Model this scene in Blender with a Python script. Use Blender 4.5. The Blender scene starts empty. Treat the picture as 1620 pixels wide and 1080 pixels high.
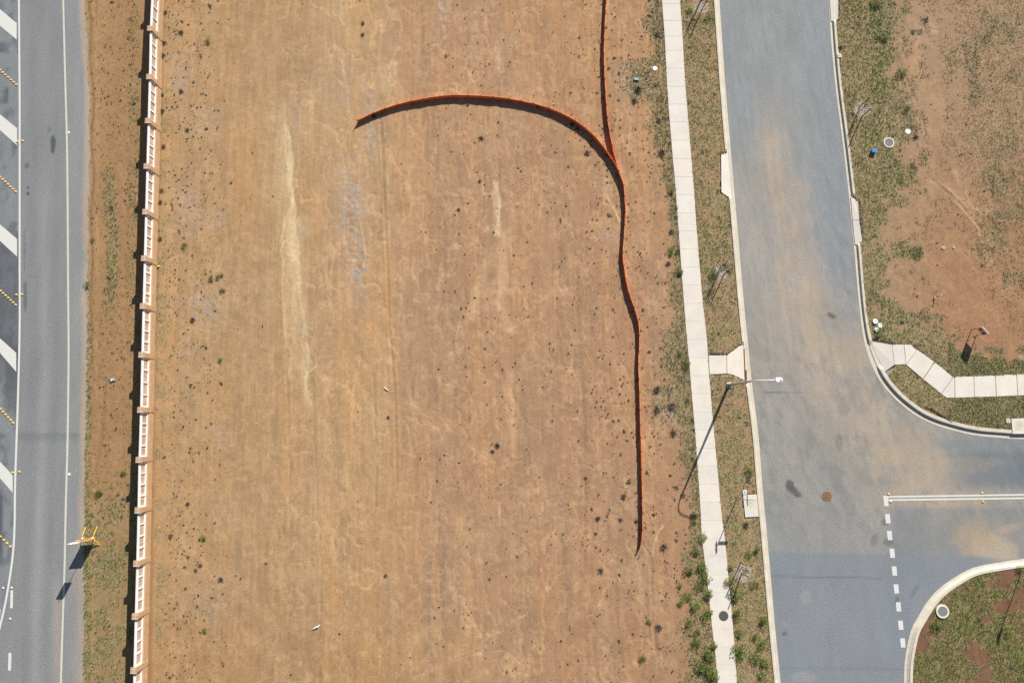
import bpy, math, random
import numpy as np
from mathutils import Vector, Matrix
random.seed(7); rng = np.random.default_rng(7)
S = bpy.context.scene; COL = S.collection

# ------------------------------------------------------------ camera, sky, sun, exposure
F = 1080.0; H = 48.0; G = 0.12                      # focal length (photo pixels), camera height, natural ground level
TA = math.atan(132/1080); TB = -math.atan(13/math.hypot(132, 1080))
cam = bpy.data.cameras.new('camera'); cam.lens = 24; cam.sensor_width = 36; cam.clip_start = 0.5; cam.clip_end = 6000
co = bpy.data.objects.new('camera', cam); COL.objects.link(co)
co.location = (0, 0, H); co.rotation_euler = (TA, TB, 0); S.camera = co
Rx = np.array([[1,0,0],[0,math.cos(TA),-math.sin(TA)],[0,math.sin(TA),math.cos(TA)]])
Ry = np.array([[math.cos(TB),0,math.sin(TB)],[0,1,0],[-math.sin(TB),0,math.cos(TB)]])
RM = Ry @ Rx
EL = math.radians(27.2); SHX, SHY = -0.425, -0.905  # shadows fall this way on the ground
sun = bpy.data.lights.new('sun', 'SUN'); sun.energy = 5.0; sun.angle = math.radians(0.5); sun.color = (1.0, 0.955, 0.89)
so = bpy.data.objects.new('sun', sun); COL.objects.link(so)
so.rotation_euler = Vector((SHX*math.cos(EL), SHY*math.cos(EL), -math.sin(EL))).to_track_quat('-Z', 'Y').to_euler()
w = bpy.data.worlds.new('World'); S.world = w; w.use_nodes = True
nt = w.node_tree; sky = nt.nodes.new('ShaderNodeTexSky'); sky.sky_type = 'NISHITA'; sky.sun_disc = False
sky.sun_elevation = EL; sky.sun_rotation = math.atan2(-SHX, -SHY)
bg = nt.nodes['Background']; bg.inputs[1].default_value = 0.05; nt.links.new(sky.outputs[0], bg.inputs[0])
S.view_settings.view_transform = 'Standard'; S.view_settings.look = 'None'; S.view_settings.gamma = 1
S.view_settings.exposure = 0.72

# ------------------------------------------------------------ measuring helpers
def P(px, py, z=G):
    """the place on the level z that stands at this spot of the photograph"""
    d = RM @ np.array([px-810, 540-py, -F]); t = (z-H)/d[2]
    return (float(d[0]*t), float(d[1]*t))
def PJ(x, y, z=G):
    x = np.asarray(x, float); y = np.asarray(y, float)
    v = np.stack([x, y, np.full_like(x, z-H)], -1) @ RM
    d = np.maximum(-v[..., 2], 4.0)
    return 810+F*v[..., 0]/d, 540-F*v[..., 1]/d
def lin(c):
    c = np.asarray(c, float)/255; return np.where(c <= .04045, c/12.92, ((c+.055)/1.055)**2.4)
KEXP = 1.42
def A(*c):                                           # seen sunlit colour -> base colour
    return lin(c)/KEXP
def hsh(ix, iy, s):
    h = (ix.astype(np.int64)*374761393 + iy.astype(np.int64)*668265263 + s*974634777) & 0x7fffffff
    h = ((h ^ (h >> 13))*1274126177) & 0x7fffffff
    return ((h ^ (h >> 16)) & 0xffffff)/float(0xffffff)
def vn(x, y, s=0):
    x = np.asarray(x, float); y = np.asarray(y, float)
    ix = np.floor(x); iy = np.floor(y); fx = x-ix; fy = y-iy
    fx = fx*fx*(3-2*fx); fy = fy*fy*(3-2*fy); ix = ix.astype(np.int64); iy = iy.astype(np.int64)
    return (hsh(ix, iy, s)*(1-fx)+hsh(ix+1, iy, s)*fx)*(1-fy)+(hsh(ix, iy+1, s)*(1-fx)+hsh(ix+1, iy+1, s)*fx)*fy
def fbm(x, y, s=0, o=4):
    t = 0; a = .5; n = 0
    for k in range(o):
        t = t+a*vn(x*2**k+13.1*k, y*2**k+7.7*k, s+k); n += a; a *= .5
    return t/n
def ss(a, b, x):
    t = np.clip((x-a)/(b-a), 0, 1); return t*t*(3-2*t)
def inpoly(px, py, poly):
    r = np.zeros(np.shape(px), bool); n = len(poly)
    for i in range(n):
        x0, y0 = poly[i]; x1, y1 = poly[(i+1) % n]
        if y0 == y1: continue
        c = ((y0 > py) != (y1 > py)) & (px < (x1-x0)*(py-y0)/(y1-y0)+x0)
        r ^= c
    return r
def dline(px, py, pts):
    d = np.full(np.shape(px), 1e9)
    for (x0, y0), (x1, y1) in zip(pts[:-1], pts[1:]):
        vx, vy = x1-x0, y1-y0; L = vx*vx+vy*vy+1e-9
        t = np.clip(((px-x0)*vx+(py-y0)*vy)/L, 0, 1)
        d = np.minimum(d, np.hypot(px-x0-t*vx, py-y0-t*vy))
    return d
def xat(y, pts):
    p = sorted(pts, key=lambda q: q[1]); return np.interp(y, [q[1] for q in p], [q[0] for q in p])
def ext(pts, y0=-700, y1=1700):                      # carry a line on past both ends of the frame
    a, b = pts[0], pts[1]; c, d = pts[-2], pts[-1]
    s = (b[0]-a[0])/(b[1]-a[1]); t = (d[0]-c[0])/(d[1]-c[1])
    return [(a[0]+s*(y0-a[1]), y0)]+pts+[(d[0]+t*(y1-d[1]), y1)]

# ------------------------------------------------------------ surveyed lines (photo pixels)
ROAD_E = ext([(134,0),(138,70),(141,160),(141,270),(139,400),(139,520),(137,640),(136,700),(134,770),(135,830),(133,900),(134,1000),(132,1080)])
KW = ext([(1138,0),(1147,130),(1157,250),(1164,330),(1170,400),(1177,480),(1183,540),(1190,610),(1200,690),(1207,780),(1212,830),(1219,910),(1226,990),(1235,1080)])
KE = [(1262,-700),(1311,0),(1314.5,60),(1322,140),(1333,225),(1344,320),(1351,390),(1356,450),(1361,500),(1367,540),(1380,580),(1399,612),(1430,643),(1470,668),(1530,686),(1580,692),(1640,694.5),(1800,692),(2600,668)]
KS = [(1425,1700),(1429,1200),(1430,1080),(1432,1040),(1441,997),(1453,974),(1467,951),(1484,932),(1507,915),(1540,897.5),(1585,888.5),(1625,883),(1700,877),(2600,800)]
FL = ext([(1047,0),(1051.5,60),(1056,150),(1060,200),(1065,260),(1068,290),(1073,360),(1078,430),(1085,520),(1089,560),(1094,620),(1100,690),(1107,790),(1110,850),(1120,930),(1126,990),(1131,1030),(1135,1080)])
FR = ext([(1076,0),(1080,60),(1084,130),(1088,180),(1093,240),(1098,300),(1102,360),(1107,420),(1112,480),(1118,530),(1120,560),(1122,595),(1126,640),(1131,700),(1137,760),(1141,810),(1148,860),(1153,920),(1158,970),(1162,1020),(1166,1080)])
off = lambda pts, dx, dy=0: [(x+dx, y+dy) for x, y in pts]
STREET = off(KW, -6)+[(2600,1700),(2600,672)]+[(x+(7.5 if y < 500 else 9 if y < 600 else 7), y-(0 if y < 500 else 4 if y < 600 else 9)) for x, y in KE[::-1]]
ISLAND = [(x+8, y+8) for x, y in KS]+[(2600,1700)]
EPATH = [(1379,539),(1411,545),(1441,545),(1462,557),(1480,573),(1508,596),(1541,595),(1574,593.5),(1608,592.5),(1700,589),(1700,621),(1608,625.5),(1576,627),(1545,628),(1511,629),(1497,629),(1472,606),(1455,592),(1433,576),(1415,577),(1402,586)]
GRASS_R = [(1318,-700),(1425,-700),(1432,0),(1425,40),(1405,55),(1412,95),(1435,150),(1440,190),(1430,230),(1438,262),(1432,300),(1395,330),(1372,360),(1395,392),(1432,385),(1440,400),(1400,420),(1396,455),(1412,485),(1440,500),(1480,512),(1505,540),(1540,560),(1580,562),(1640,575),(1900,575),(1900,700),(1640,695),(1530,684),(1470,657),(1430,634),(1399,604),(1378,560),(1372,520),(1366,460),(1361,400),(1354,320),(1343,225),(1332,140),(1325,60),(1321,0)]
def noisy(px, py, a=6, sc=.08, s=40):
    return px+a*(fbm(px*sc, py*sc, s)-.5)*2, py+a*(fbm(px*sc, py*sc, s+9)-.5)*2
CROSS = [[(1120,560),(1122,593),(1158,593),(1180,603),(1177,544),(1171,545),(1150,561)],[(1139.5,243),(1140,305),(1152,313.5),(1160,313),(1153,242),(1145,242)],[(1343,311),(1352,313),(1360,320),(1366,381),(1358,389),(1350,389)],[(1310,-70),(1327,-70),(1327,31),(1321,36),(1313,36)],[(1368,533),(1413,544),(1417,579),(1405,596),(1384,594)],[(1174,782),(1200,781),(1202,818),(1178,819)],[(1599,661),(1634,660),(1636,690),(1601,690)]]
def kerbdist(px, py): return np.minimum(np.minimum(dline(px, py, KW), dline(px, py, KE)), dline(px, py, KS))
def grass_density(px, py):
    """how thickly grass tufts stand here, 0..1"""
    qx, qy = noisy(px, py, 9)
    n = fbm(px*.05, py*.05, 3); n2 = fbm(px*.02, py*.012, 5); n3 = fbm(px*.11, py*.11, 145)
    fl = xat(py, FL); fr = xat(py, FR); kw = xat(py, KW)-11
    D = np.zeros(np.shape(px))
    v = (px > fr-1) & (px < kw+1)
    D = np.where(v, (.9+.4*(n-.5))*(.42+.58*ss(.36, .52, n3)), D)
    D = np.where(v & (py > 820), (.85+.6*(n-.5))*(.55+.45*ss(.4, .52, n3)), D)
    u = fl-px
    wd = 34+16*np.sin(py*.013)+26*ss(560, 600, py)*ss(720, 660, py)+22*ss(800, 900, py)
    D = np.where((u > -1) & (u < 140), np.maximum(D, .8*ss(1, .25, u/wd+1.2*(n-.5))), D)
    D = np.where(u > 0, np.maximum(D, .55*ss(44, 10, np.hypot(px-1012, (py-128)*.9)+30*(n-.5))), D)
    g = inpoly(qx, qy, GRASS_R)
    gb = dline(px, py, GRASS_R[1:26])*np.where(inpoly(px, py, GRASS_R), 1, -1); ng = fbm(px*.06, py*.06, 141, 4)-.5
    gz = (px > 1300) & (py < 700)
    D = np.where(gz, np.maximum(D, (.88+.5*ng)*ss(-18, 14, gb+110*ng)*(.75+.25*ss(.38, .52, fbm(px*.09, py*.09, 143)))), D)
    out = (px > 1395) & (gb < 0) & (py < 590)
    st = ss(1470, 1560, px+py*-.12+90*(n2-.5))*.5+ss(.55, .7, n)*.15
    row = .55+.45*ss(-.2, .7, np.sin((px-.28*py+60*n2)/2.8))*ss(.4, .6, n)
    D = np.where(out, np.maximum(D, st*row*(.6+n)*ss(460, 300, py-(px-1500)*.9)+.10*ss(.5, .65, n)), D)
    i = inpoly(px, py, ISLAND)
    D = np.where(i, .85*ss(.38, .56, n2*.5+n*.5+.12*ss(950, 900, py)), D)
    # strip between the main road and the fence
    l = (px > 128) & (px < 222)
    b = .05+.5*ss(14, 5, abs(px-174-4*np.sin(py*.02)))*ss(250, 290, py)*ss(520, 470, py)
    b = b+.55*ss(12, 3, px-xat(py, ROAD_E))*ss(430, 560, py+120*(n-.5))
    b = b+.5*ss(730, 840, py)*ss(.35, .6, n)+.30*ss(12, 4, abs(px-212))*ss(.4, .6, n)
    D = np.where(l, np.maximum(D, b), D)
    m = (px > 246) & (px < 400)
    D = np.where(m, .45*ss(34, 4, px-246)*ss(.35, .6, n)+.15*ss(.5, .7, n)*ss(400, 300, px), D)
    ke = dline(px, py, KE) < np.where(py > 520, 14.5, 10); D = np.where(ke, 0, D)
    for q in CROSS: D = np.where(inpoly(px, py, q), 0, D)
    return np.clip(D, 0, 1)

PALE = [([(462,370),(456,440),(465,520),(470,580)],16,.45,(222,190,142)),
 ([(470,350),(466,400),(474,440),(470,480),(480,520)],12,.7,(226,194,146)), ([(485,545),(481,600),(490,640)],6,.8,(230,198,150)), ([(500,150),(466,230),(440,300)],26,.35,(216,186,140)),
 ([(783,290),(789,330),(787,375)],4,1.0,(232,196,152)), ([(800,370),(795,420),(790,470),(806,520)],9,.7,(222,182,138)), ([(770,415),(757,460),(745,500)],8,.7,(222,182,138)),
 ([(806,590),(808,660),(812,720)],8,.6,(216,174,130)), ([(606,105),(612,140),(622,100)],8,.6,(220,186,140)), ([(788,70),(790,110)],6,.6,(222,186,142)),
 ([(690,990),(660,1005),(640,1012)],10,.6,(214,176,128)), ([(730,820),(736,900),(740,1000),(700,1060)],10,.4,(212,170,122)), ([(1100,900),(1040,850),(1020,890)],0.1,.1,(214,176,130)),
 ([(1455,40),(1445,100),(1470,150),(1500,180),(1500,210)],8,.5,(204,166,124)), ([(1470,285),(1500,300),(1525,320),(1545,350),(1570,430),(1600,460)],6,.4,(206,168,126)), ([(1510,270),(1530,310),(1555,340)],4,.6,(216,180,136)),
 ([(1500,380),(1560,440),(1620,480)],9,.35,(204,160,112)), ([(846,450),(878,330),(900,290)],20,.25,(206,164,122)), ([(1032,855),(1040,845),(1048,832)],3,.6,(208,172,124)), ([(660,330),(650,400),(655,440)],14,.3,(212,172,130)),
 ([(540,0),(540,140),(520,300)],30,.30,(206,174,130)), ([(420,60),(430,300),(410,600)],30,.2,(206,172,124)), ([(500,600),(505,760),(500,900)],26,.3,(206,168,120))]
RUTS = [([(603,195),(612,400),(616,520),(625,620),(628,780)],1.2,1.0), ([(452,540),(456,640),(458,760)],1.5,.5), ([(495,600),(500,760),(508,900),(505,1080)],1.6,.4), ([(590,590),(596,720),(594,800)],1.6,.6), ([(630,950),(633,990)],1.2,.6),
 ([(665,0),(676,300),(690,700),(702,1080)],2.5,.25), ([(905,300),(915,500),(925,700),(925,900)],2,.35), ([(1010,850),(1030,880),(1032,980),(1040,1040)],1.2,.9), ([(968,290),(975,330),(985,360)],1.6,.6), ([(915,190),(940,240),(965,260)],1.4,.6),
 ([(166,600),(160,690),(150,740),(141,790)],3.2,.9), ([(150,560),(146,700)],2,.5), ([(150,0),(148,60),(146,120)],2.2,.8), ([(203,240),(198,420),(200,560)],3,.4), ([(186,280),(190,400)],3,.3),
 ([(1475,285),(1500,305),(1530,335),(1550,360)],1.6,.8), ([(1420,90),(1440,140),(1450,160)],1.4,.7), ([(820,225),(838,208),(850,196)],1.2,.5)]
RILL = [(448,-60),(452,150),(454,190),(462,222),(466,250),(464,290),(469,330),(468,350),(474,400),(480,470)]
RILLS = [[(470,350),(462,372),(448,385),(443,400),(448,412),(447,470),(452,540),(457,600)],[(470,380),(474,405),(470,430),(474,470),(484,530)],[(462,320),(450,350),(443,385)],[(485,545),(490,570),(481,600),(484,620),(492,642)],[(500,580),(486,590),(480,606)],[(452,190),(450,240),(455,270)],[(1478,288),(1500,300),(1520,318),(1540,345),(1552,380),(1562,420)],[(1500,300),(1530,340),(1545,360)],[(960,312),(972,330),(980,350)],[(1049,832),(1040,846),(1034,862),(1032,880)],[(786,290),(789,320),(788,345),(784,372)],[(570,355),(578,400),(573,430),(565,455)]]
GREY = [(555,330,26,75,1.0),(567,430,18,55,.9),(583,185,10,60,.8),(590,235,8,30,.6),(700,20,12,42,.8),(480,370,8,16,.5),(540,130,28,50,.4),(465,190,10,50,.35),(480,520,10,20,.4),(320,480,34,40,.7),(300,330,24,34,.7),(345,345,16,16,.6),(290,115,22,40,.55),(330,95,10,14,.7),
 (350,690,26,30,.5),(325,190,20,40,.5),(300,560,24,30,.4),(965,375,24,18,.5),(1003,130,34,26,.6),(1060,650,26,24,.6),(330,950,40,40,.4),(960,290,14,18,.3),(350,810,30,30,.3),(1465,48,22,20,.5),(1440,185,10,24,.4),(745,585,14,30,.0)]
MULCH = [(1109,12,11),(1141,431,10),(1174,905,13),(1364,172,13)]

def ground_z(x, y, px=None, py=None):
    if px is None: px, py = PJ(x, y)
    base = G+.035*(fbm(x*.35, y*.35, 21, 3)-.5)
    soil = .040*(fbm(x*1.6, y*.35, 23, 4)-.5)+.022*(fbm(x*3.7, y*2.6, 25, 3)-.5)+.016*(fbm(x*1.1+1.5*fbm(x*.4, y*.4, 27), y*1.1, 28, 3)-.5)
    z = base+soil*ss(1080, 1040, px)+soil*1.2*ss(1390, 1420, px)
    for pts, wd, k in RUTS:
        near = (px > min(q[0] for q in pts)-20) & (px < max(q[0] for q in pts)+20)
        d = np.where(near, dline(px, py, pts), 99); z = z-.028*k*np.exp(-(d/(wd+.6))**2)+.012*k*np.exp(-((d-wd-2.5)/1.6)**2)
    for rr_ in RILLS:
        dd = dline(px, py, rr_); z = z+.016*np.exp(-((dd)/1.6)**2)
    rl = xat(py, RILL); u = rl-px; z = z-.03*ss(-1.5, .8, u)*ss(40, 0, u)*ss(150, 230, py)*ss(470, 400, py)
    for gx, gy, rx, ry, k in GREY:
        m = np.exp(-(((px-gx)/rx)**2+((py-gy)/ry)**2)*1.2); z = z+m*k*.05*(fbm(x*4.5, y*4.5, 31, 2)-.42)
    # level made ground beside the kerbs and the footpaths
    lv = ss(-14, 0, px-xat(py, FL))*ss(1395, 1370, px)
    z = z*(1-lv)+(G+.3*(z-G))*lv
    rg = 1-np.abs(2*fbm(x*.9+1.1*fbm(x*.6, y*.5, 130)+.1*y, y*.33+.8*fbm(x*.5, y*.5, 131), 132, 3)-1)
    z = z-.016*ss(.93, .99, rg)*ss(400, 470, px)*ss(1075, 1030, px)
    kd = ss(34, 18, kerbdist(px, py)); z = z*(1-kd)+(G-.014+.2*(z-G))*kd
    for q in CROSS: z = np.where(inpoly(px, py, q), G-.15, z)
    e = px-xat(py, ROAD_E)
    z = np.where(e < 14, G+.006+.022*(fbm(x*2.6, y*2.0, 33, 3)-.5)+.010*ss(-2, 6, e)-.016*ss(4, -8, e), z)
    z = np.where(e < -12, G-.07, z)
    fp = (px > xat(py, FL)+2) & (px < xat(py, FR)-2)
    z = np.where(fp, G-.05, z)
    z = np.where(inpoly(px, py, EPATH), G-.05, z)
    z = np.where(inpoly(px, py, CROSS[4]), G-.15, z)
    z = np.where(inpoly(px, py, STREET) & ~inpoly(px, py, ISLAND), -.10, z)
    return z

def ground_col(x, y, px, py):
    def mix(c, col, m):
        m = np.clip(m, 0, 1)[..., None]; return c*(1-m)+np.asarray(col)*m
    c = np.zeros(np.shape(px)+(3,))+A(194,157,112)
    c = mix(c, A(196,158,113), ss(340, 430, px)); c = mix(c, A(200,162,118), ss(470, 520, px))
    c = mix(c, A(192,152,114), ss(590, 690, px+40*(fbm(y*.1, x*.1, 2)-.5))); c = mix(c, A(190,149,112), ss(800, 900, px))
    c = mix(c, A(188,150,106), ss(850, 1080, py)*ss(900, 500, px)); c = mix(c, A(186,145,106), ss(800, 1000, py)*ss(780, 880, px)*.7)
    c = mix(c, A(194,152,108), ss(420, 0, py)*ss(800, 900, px)*.6)
    c = mix(c, A(184,150,116), ss(1300, 1400, px)); c = mix(c, A(182,140,103), ss(1400, 1520, px)*ss(180, 420, py))
    c = mix(c, A(182,143,100), ss(245, 225, px)); c = mix(c, A(172,144,100), ss(245, 225, px)*ss(700, 900, py))
    c = mix(c, A(192,154,108), ss(178, 150, px)*ss(620, 0, py)*.8)
    c = mix(c, A(140,104,80), inpoly(px, py, ISLAND)*1.0)
    lot = ss(250, 275, px)*ss(1090, 1050, px)
    a = fbm(x*1.9+.12*y, y*.10, 51, 5)-.5; b = fbm(x*.45, y*.12, 53, 3)-.5; d = fbm(x*.9, y*.9, 55, 4)-.5; e = fbm(x*5+.5*y, y*.8, 57, 3)-.5
    br = 1+lot*(.30*a+.16*b)+.20*d+.14*e*lot
    c = c*br[..., None]
    r = (a*.8+b)*lot; c = c*(1+np.stack([r*0, -r*.12, -r*.3], -1))
    # swirls left by wash and wheels
    sw = fbm(x*1.2+2*fbm(x*.5, y*.5, 60), y*1.2+2*fbm(x*.5, y*.5, 62), 61, 4); c = mix(c, A(216,178,132), .5*ss(.5, .62, sw)*ss(.70, .60, sw)*lot)
    qx, qy = noisy(px, py, 7, .05, 70)
    for pts, wd, k, col in PALE:
        dd = dline(qx, qy, pts); c = mix(c, A(*col), k*np.exp(-(dd/wd)**2)*(.6+.8*fbm(x*2.5, y*1.2, 72)))
    rl = xat(py, RILL); u = rl+2.5*(fbm(y*1.1, y*0, 64)-.5)*2-px
    c = mix(c, A(240,212,162), (.8*np.exp(-np.maximum(u, 0)/16.)+.2)*ss(-.8, .5, u)*ss(40, 10, u)*ss(140, 230, py)*ss(470, 380, py)*np.clip(.1+1.5*fbm(x*2.5, y*.8, 65), 0, 1.1))
    for ri, rr_ in enumerate(RILLS):
        dd = dline(px+3*(fbm(x*1.5, y*1.5, 66)-.5), py, rr_); c = mix(c, A(240,212,164), (.3 if ri in (6, 7) else .75)*np.exp(-(dd/1.3)**2)*(.4+.9*fbm(x*2, y*2, 67)))
    for gx, gy, rx, ry, k in GREY:
        m = np.exp(-(((qx-gx)/rx)**2+((qy-gy)/ry)**2)*1.3)
        c = mix(c, A(192,172,150), k*1.25*m*ss(.38, .6, fbm(x*5, y*5, 74, 3)))
    for pts, wd, k in RUTS:
        dd = dline(px, py, pts); c = mix(c, c*.78, k*.6*np.exp(-(dd/(wd+.5))**2))
    D = grass_density(px, py)
    c = mix(c, A(168,152,112)*(.75+.5*fbm(x*4, y*4, 76))[..., None], ss(.1, .6, D)*.65)
    c = mix(c, A(150,116,82), ss(.30, .0, D)*(px > xat(py, FR))*(px < xat(py, KW)))
    for mx, my, r in MULCH:
        dd = np.hypot(qx-mx, qy-my); c = mix(c, A(216,198,182)*(.8+.4*vn(x*14, y*14, 78))[..., None], .62*ss(r+4, r-5, dd+5*(fbm(x*2.5, y*2.5, 79)-.5)*2))
    # dusty road shoulder
    e = px-xat(py, ROAD_E); c = mix(c, A(196,164,128), ss(9, 1, e)*.6)
    c = mix(c, A(120,92,62), .5*ss(3, .5, abs(e-6-2*np.sin(py*.05)))*ss(600, 480, py))
    # darker soil against the brick wall
    c = mix(c, A(150,112,74), .5*ss(7, 1, abs(px-xat(py, [(256,0),(243,560),(235,1080)])-1)))
    rg = 1-np.abs(2*fbm(x*.9+1.1*fbm(x*.6, y*.5, 130)+.1*y, y*.33+.8*fbm(x*.5, y*.5, 131), 132, 3)-1)
    rg2 = 1-np.abs(2*fbm(x*1.7+1.6*fbm(x*.9, y*.9, 133), y*1.1+1.6*fbm(x*.8, y*.8, 134), 135, 3)-1)
    ls = ss(400, 470, px)*ss(1075, 1030, px)+.8*ss(1400, 1440, px)
    c = c*(1+.20*ls*ss(.93, .99, rg)*(.3+fbm(x*.3, y*.2, 136))+.15*ls*ss(.94, .99, rg2)*ss(.45, .6, fbm(x*.25, y*.25, 137)))[..., None]
    c = c*(1+lot*.26*(fbm(x*8, y*.45, 138, 3)-.5)+.10*(vn(x*10, y*10, 139)-.5))[..., None]
    c = c*np.array([.935, .945, 1.0])
    lo = A(184,148,108)*(.85+.3*fbm(x*.15, y*.15, 81))[..., None]; fo = np.clip(np.maximum(np.abs(x-1)-41, np.maximum(y-36, -21-y))/8, 0, 1); c = c*(1-fo[..., None])+lo*fo[..., None]
    far = np.hypot(x, y) > 75; c = np.where(far[..., None], A(170,130,88)*(.8+.4*fbm(x*.05, y*.05, 80))[..., None], c)
    return np.clip(c, .01, .9)

# ------------------------------------------------------------ object helpers
def tag(o, label=None, cat=None, group=None, kind=None):
    if label: o['label'] = label
    if cat: o['category'] = cat
    if group: o['group'] = group
    if kind: o['kind'] = kind
    return o
def link(o, parent=None):
    COL.objects.link(o)
    if parent is not None: o.parent = parent
    return o
def np_mesh(name, V, T, mat, cols=None, smooth=False, parent=None):
    """V (n,3), T (m,3 or 4) -> one mesh object; cols per vertex -> attribute Col"""
    V = np.asarray(V, np.float32); T = np.asarray(T, np.int32); k = T.shape[1]
    me = bpy.data.meshes.new(name); me.vertices.add(len(V)); me.vertices.foreach_set('co', V.ravel())
    me.loops.add(T.size); me.loops.foreach_set('vertex_index', T.ravel())
    me.polygons.add(len(T)); me.polygons.foreach_set('loop_start', np.arange(0, T.size, k, dtype=np.int32))
    me.polygons.foreach_set('loop_total', np.full(len(T), k, np.int32))
    if smooth: me.polygons.foreach_set('use_smooth', np.ones(len(T), bool))
    if cols is not None:
        at = me.color_attributes.new('Col', 'FLOAT_COLOR', 'POINT')
        c4 = np.ones((len(V), 4), np.float32); c4[:, :3] = cols; at.data.foreach_set('color', c4.ravel())
    me.update(); me.validate(); me.materials.append(mat)
    return link(bpy.data.objects.new(name, me), parent)
class MB:
    """collects shapes into one mesh"""
    def __init__(s): s.v = []; s.f = []; s.c = []
    def add(s, vs, fs, c=(1,1,1)):
        o = len(s.v); s.v += [tuple(map(float, q)) for q in vs]; s.f += [tuple(i+o for i in q) for q in fs]; s.c += [tuple(c)]*len(vs)
    def box(s, cx, cy, cz, sx, sy, sz, rot=0, c=(1,1,1), bev=0):
        hx, hy, hz = sx/2, sy/2, sz/2; vs = []
        if bev:
            for z, k in ((-hz, 0), (hz-bev, 0), (hz, bev)):
                vs += [(-hx+k, -hy+k, z), (hx-k, -hy+k, z), (hx-k, hy-k, z), (-hx+k, hy-k, z)]
            fs = [(0,3,2,1)]+[(a+i, a+(i+1) % 4, a+4+(i+1) % 4, a+4+i) for a in (0,4) for i in range(4)]+[(8,9,10,11)]
        else:
            for z in (-hz, hz): vs += [(-hx, -hy, z), (hx, -hy, z), (hx, hy, z), (-hx, hy, z)]
            fs = [(0,3,2,1),(4,5,6,7)]+[(i, (i+1) % 4, 4+(i+1) % 4, 4+i) for i in range(4)]
        ca, sa = math.cos(rot), math.sin(rot)
        s.add([(cx+x*ca-y*sa, cy+x*sa+y*ca, cz+z) for x, y, z in vs], fs, c)
    def tube(s, pts, rad, n=8, c=(1,1,1)):
        pts = [Vector(p) for p in pts]; rad = rad if hasattr(rad, '__len__') else [rad]*len(pts); vs = []; up = None
        for i, p in enumerate(pts):
            t = (pts[min(i+1, len(pts)-1)]-pts[max(i-1, 0)]).normalized()
            if up is None: up = t.orthogonal().normalized()
            up = (up-t*up.dot(t)).normalized(); b = t.cross(up)
            vs += [p+(up*math.cos(2*math.pi*k/n)+b*math.sin(2*math.pi*k/n))*rad[i] for k in range(n)]
        fs = [(i*n+k, i*n+(k+1) % n, (i+1)*n+(k+1) % n, (i+1)*n+k) for i in range(len(pts)-1) for k in range(n)]
        fs += [tuple(range(n-1, -1, -1)), tuple((len(pts)-1)*n+k for k in range(n))]
        s.add(vs, fs, c)
    def lathe(s, cx, cy, prof, n=32, c=(1,1,1)):
        vs = [(cx+r*math.cos(2*math.pi*k/n), cy+r*math.sin(2*math.pi*k/n), z) for r, z in prof for k in range(n)]
        fs = [(i*n+k, i*n+(k+1) % n, (i+1)*n+(k+1) % n, (i+1)*n+k) for i in range(len(prof)-1) for k in range(n)]
        if prof[-1][0] > 0: fs.append(tuple((len(prof)-1)*n+k for k in range(n)))
        s.add(vs, fs, c)
    def prism(s, poly, z0, z1, c=(1,1,1), bev=0):
        n = len(poly); ar = sum(poly[i][0]*poly[(i+1) % n][1]-poly[(i+1) % n][0]*poly[i][1] for i in range(n))
        if ar < 0: poly = poly[::-1]
        vs = [(x, y, z0) for x, y in poly]+[(x, y, z1-bev) for x, y in poly]
        fs = [(i, (i+1) % n, n+(i+1) % n, n+i) for i in range(n)]
        if bev:
            cx = sum(p[0] for p in poly)/n; cy = sum(p[1] for p in poly)/n
            for x, y in poly:
                d = math.hypot(x-cx, y-cy); k = max(0, (d-bev*1.4)/d); vs.append((cx+(x-cx)*k, cy+(y-cy)*k, z1))
            fs += [(n+i, n+(i+1) % n, 2*n+(i+1) % n, 2*n+i) for i in range(n)]+[tuple(range(2*n, 3*n))]
        else: fs.append(tuple(range(n, 2*n)))
        s.add(vs, fs, c)
    def build(s, name, mat, parent=None, col=False, smooth=False):
        me = bpy.data.meshes.new(name); me.from_pydata(s.v, [], s.f); me.update()
        if col:
            at = me.color_attributes.new('Col', 'FLOAT_COLOR', 'POINT'); c4 = np.ones((len(s.v), 4), np.float32); c4[:, :3] = s.c; at.data.foreach_set('color', c4.ravel())
        if smooth:
            me.polygons.foreach_set('use_smooth', [len(f) <= 4 for f in s.f])
        me.materials.append(mat); return link(bpy.data.objects.new(name, me), parent)
def empty(name, loc, rz=0):
    o = bpy.data.objects.new(name, None); o.location = loc; o.rotation_euler = (0, 0, rz); o.empty_display_size = .2; return link(o)
def copy_tree(o, parent=None):
    c = o.copy(); COL.objects.link(c)
    if parent is not None: c.parent = parent
    for ch in list(o.children): copy_tree(ch, c)
    return c

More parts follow.
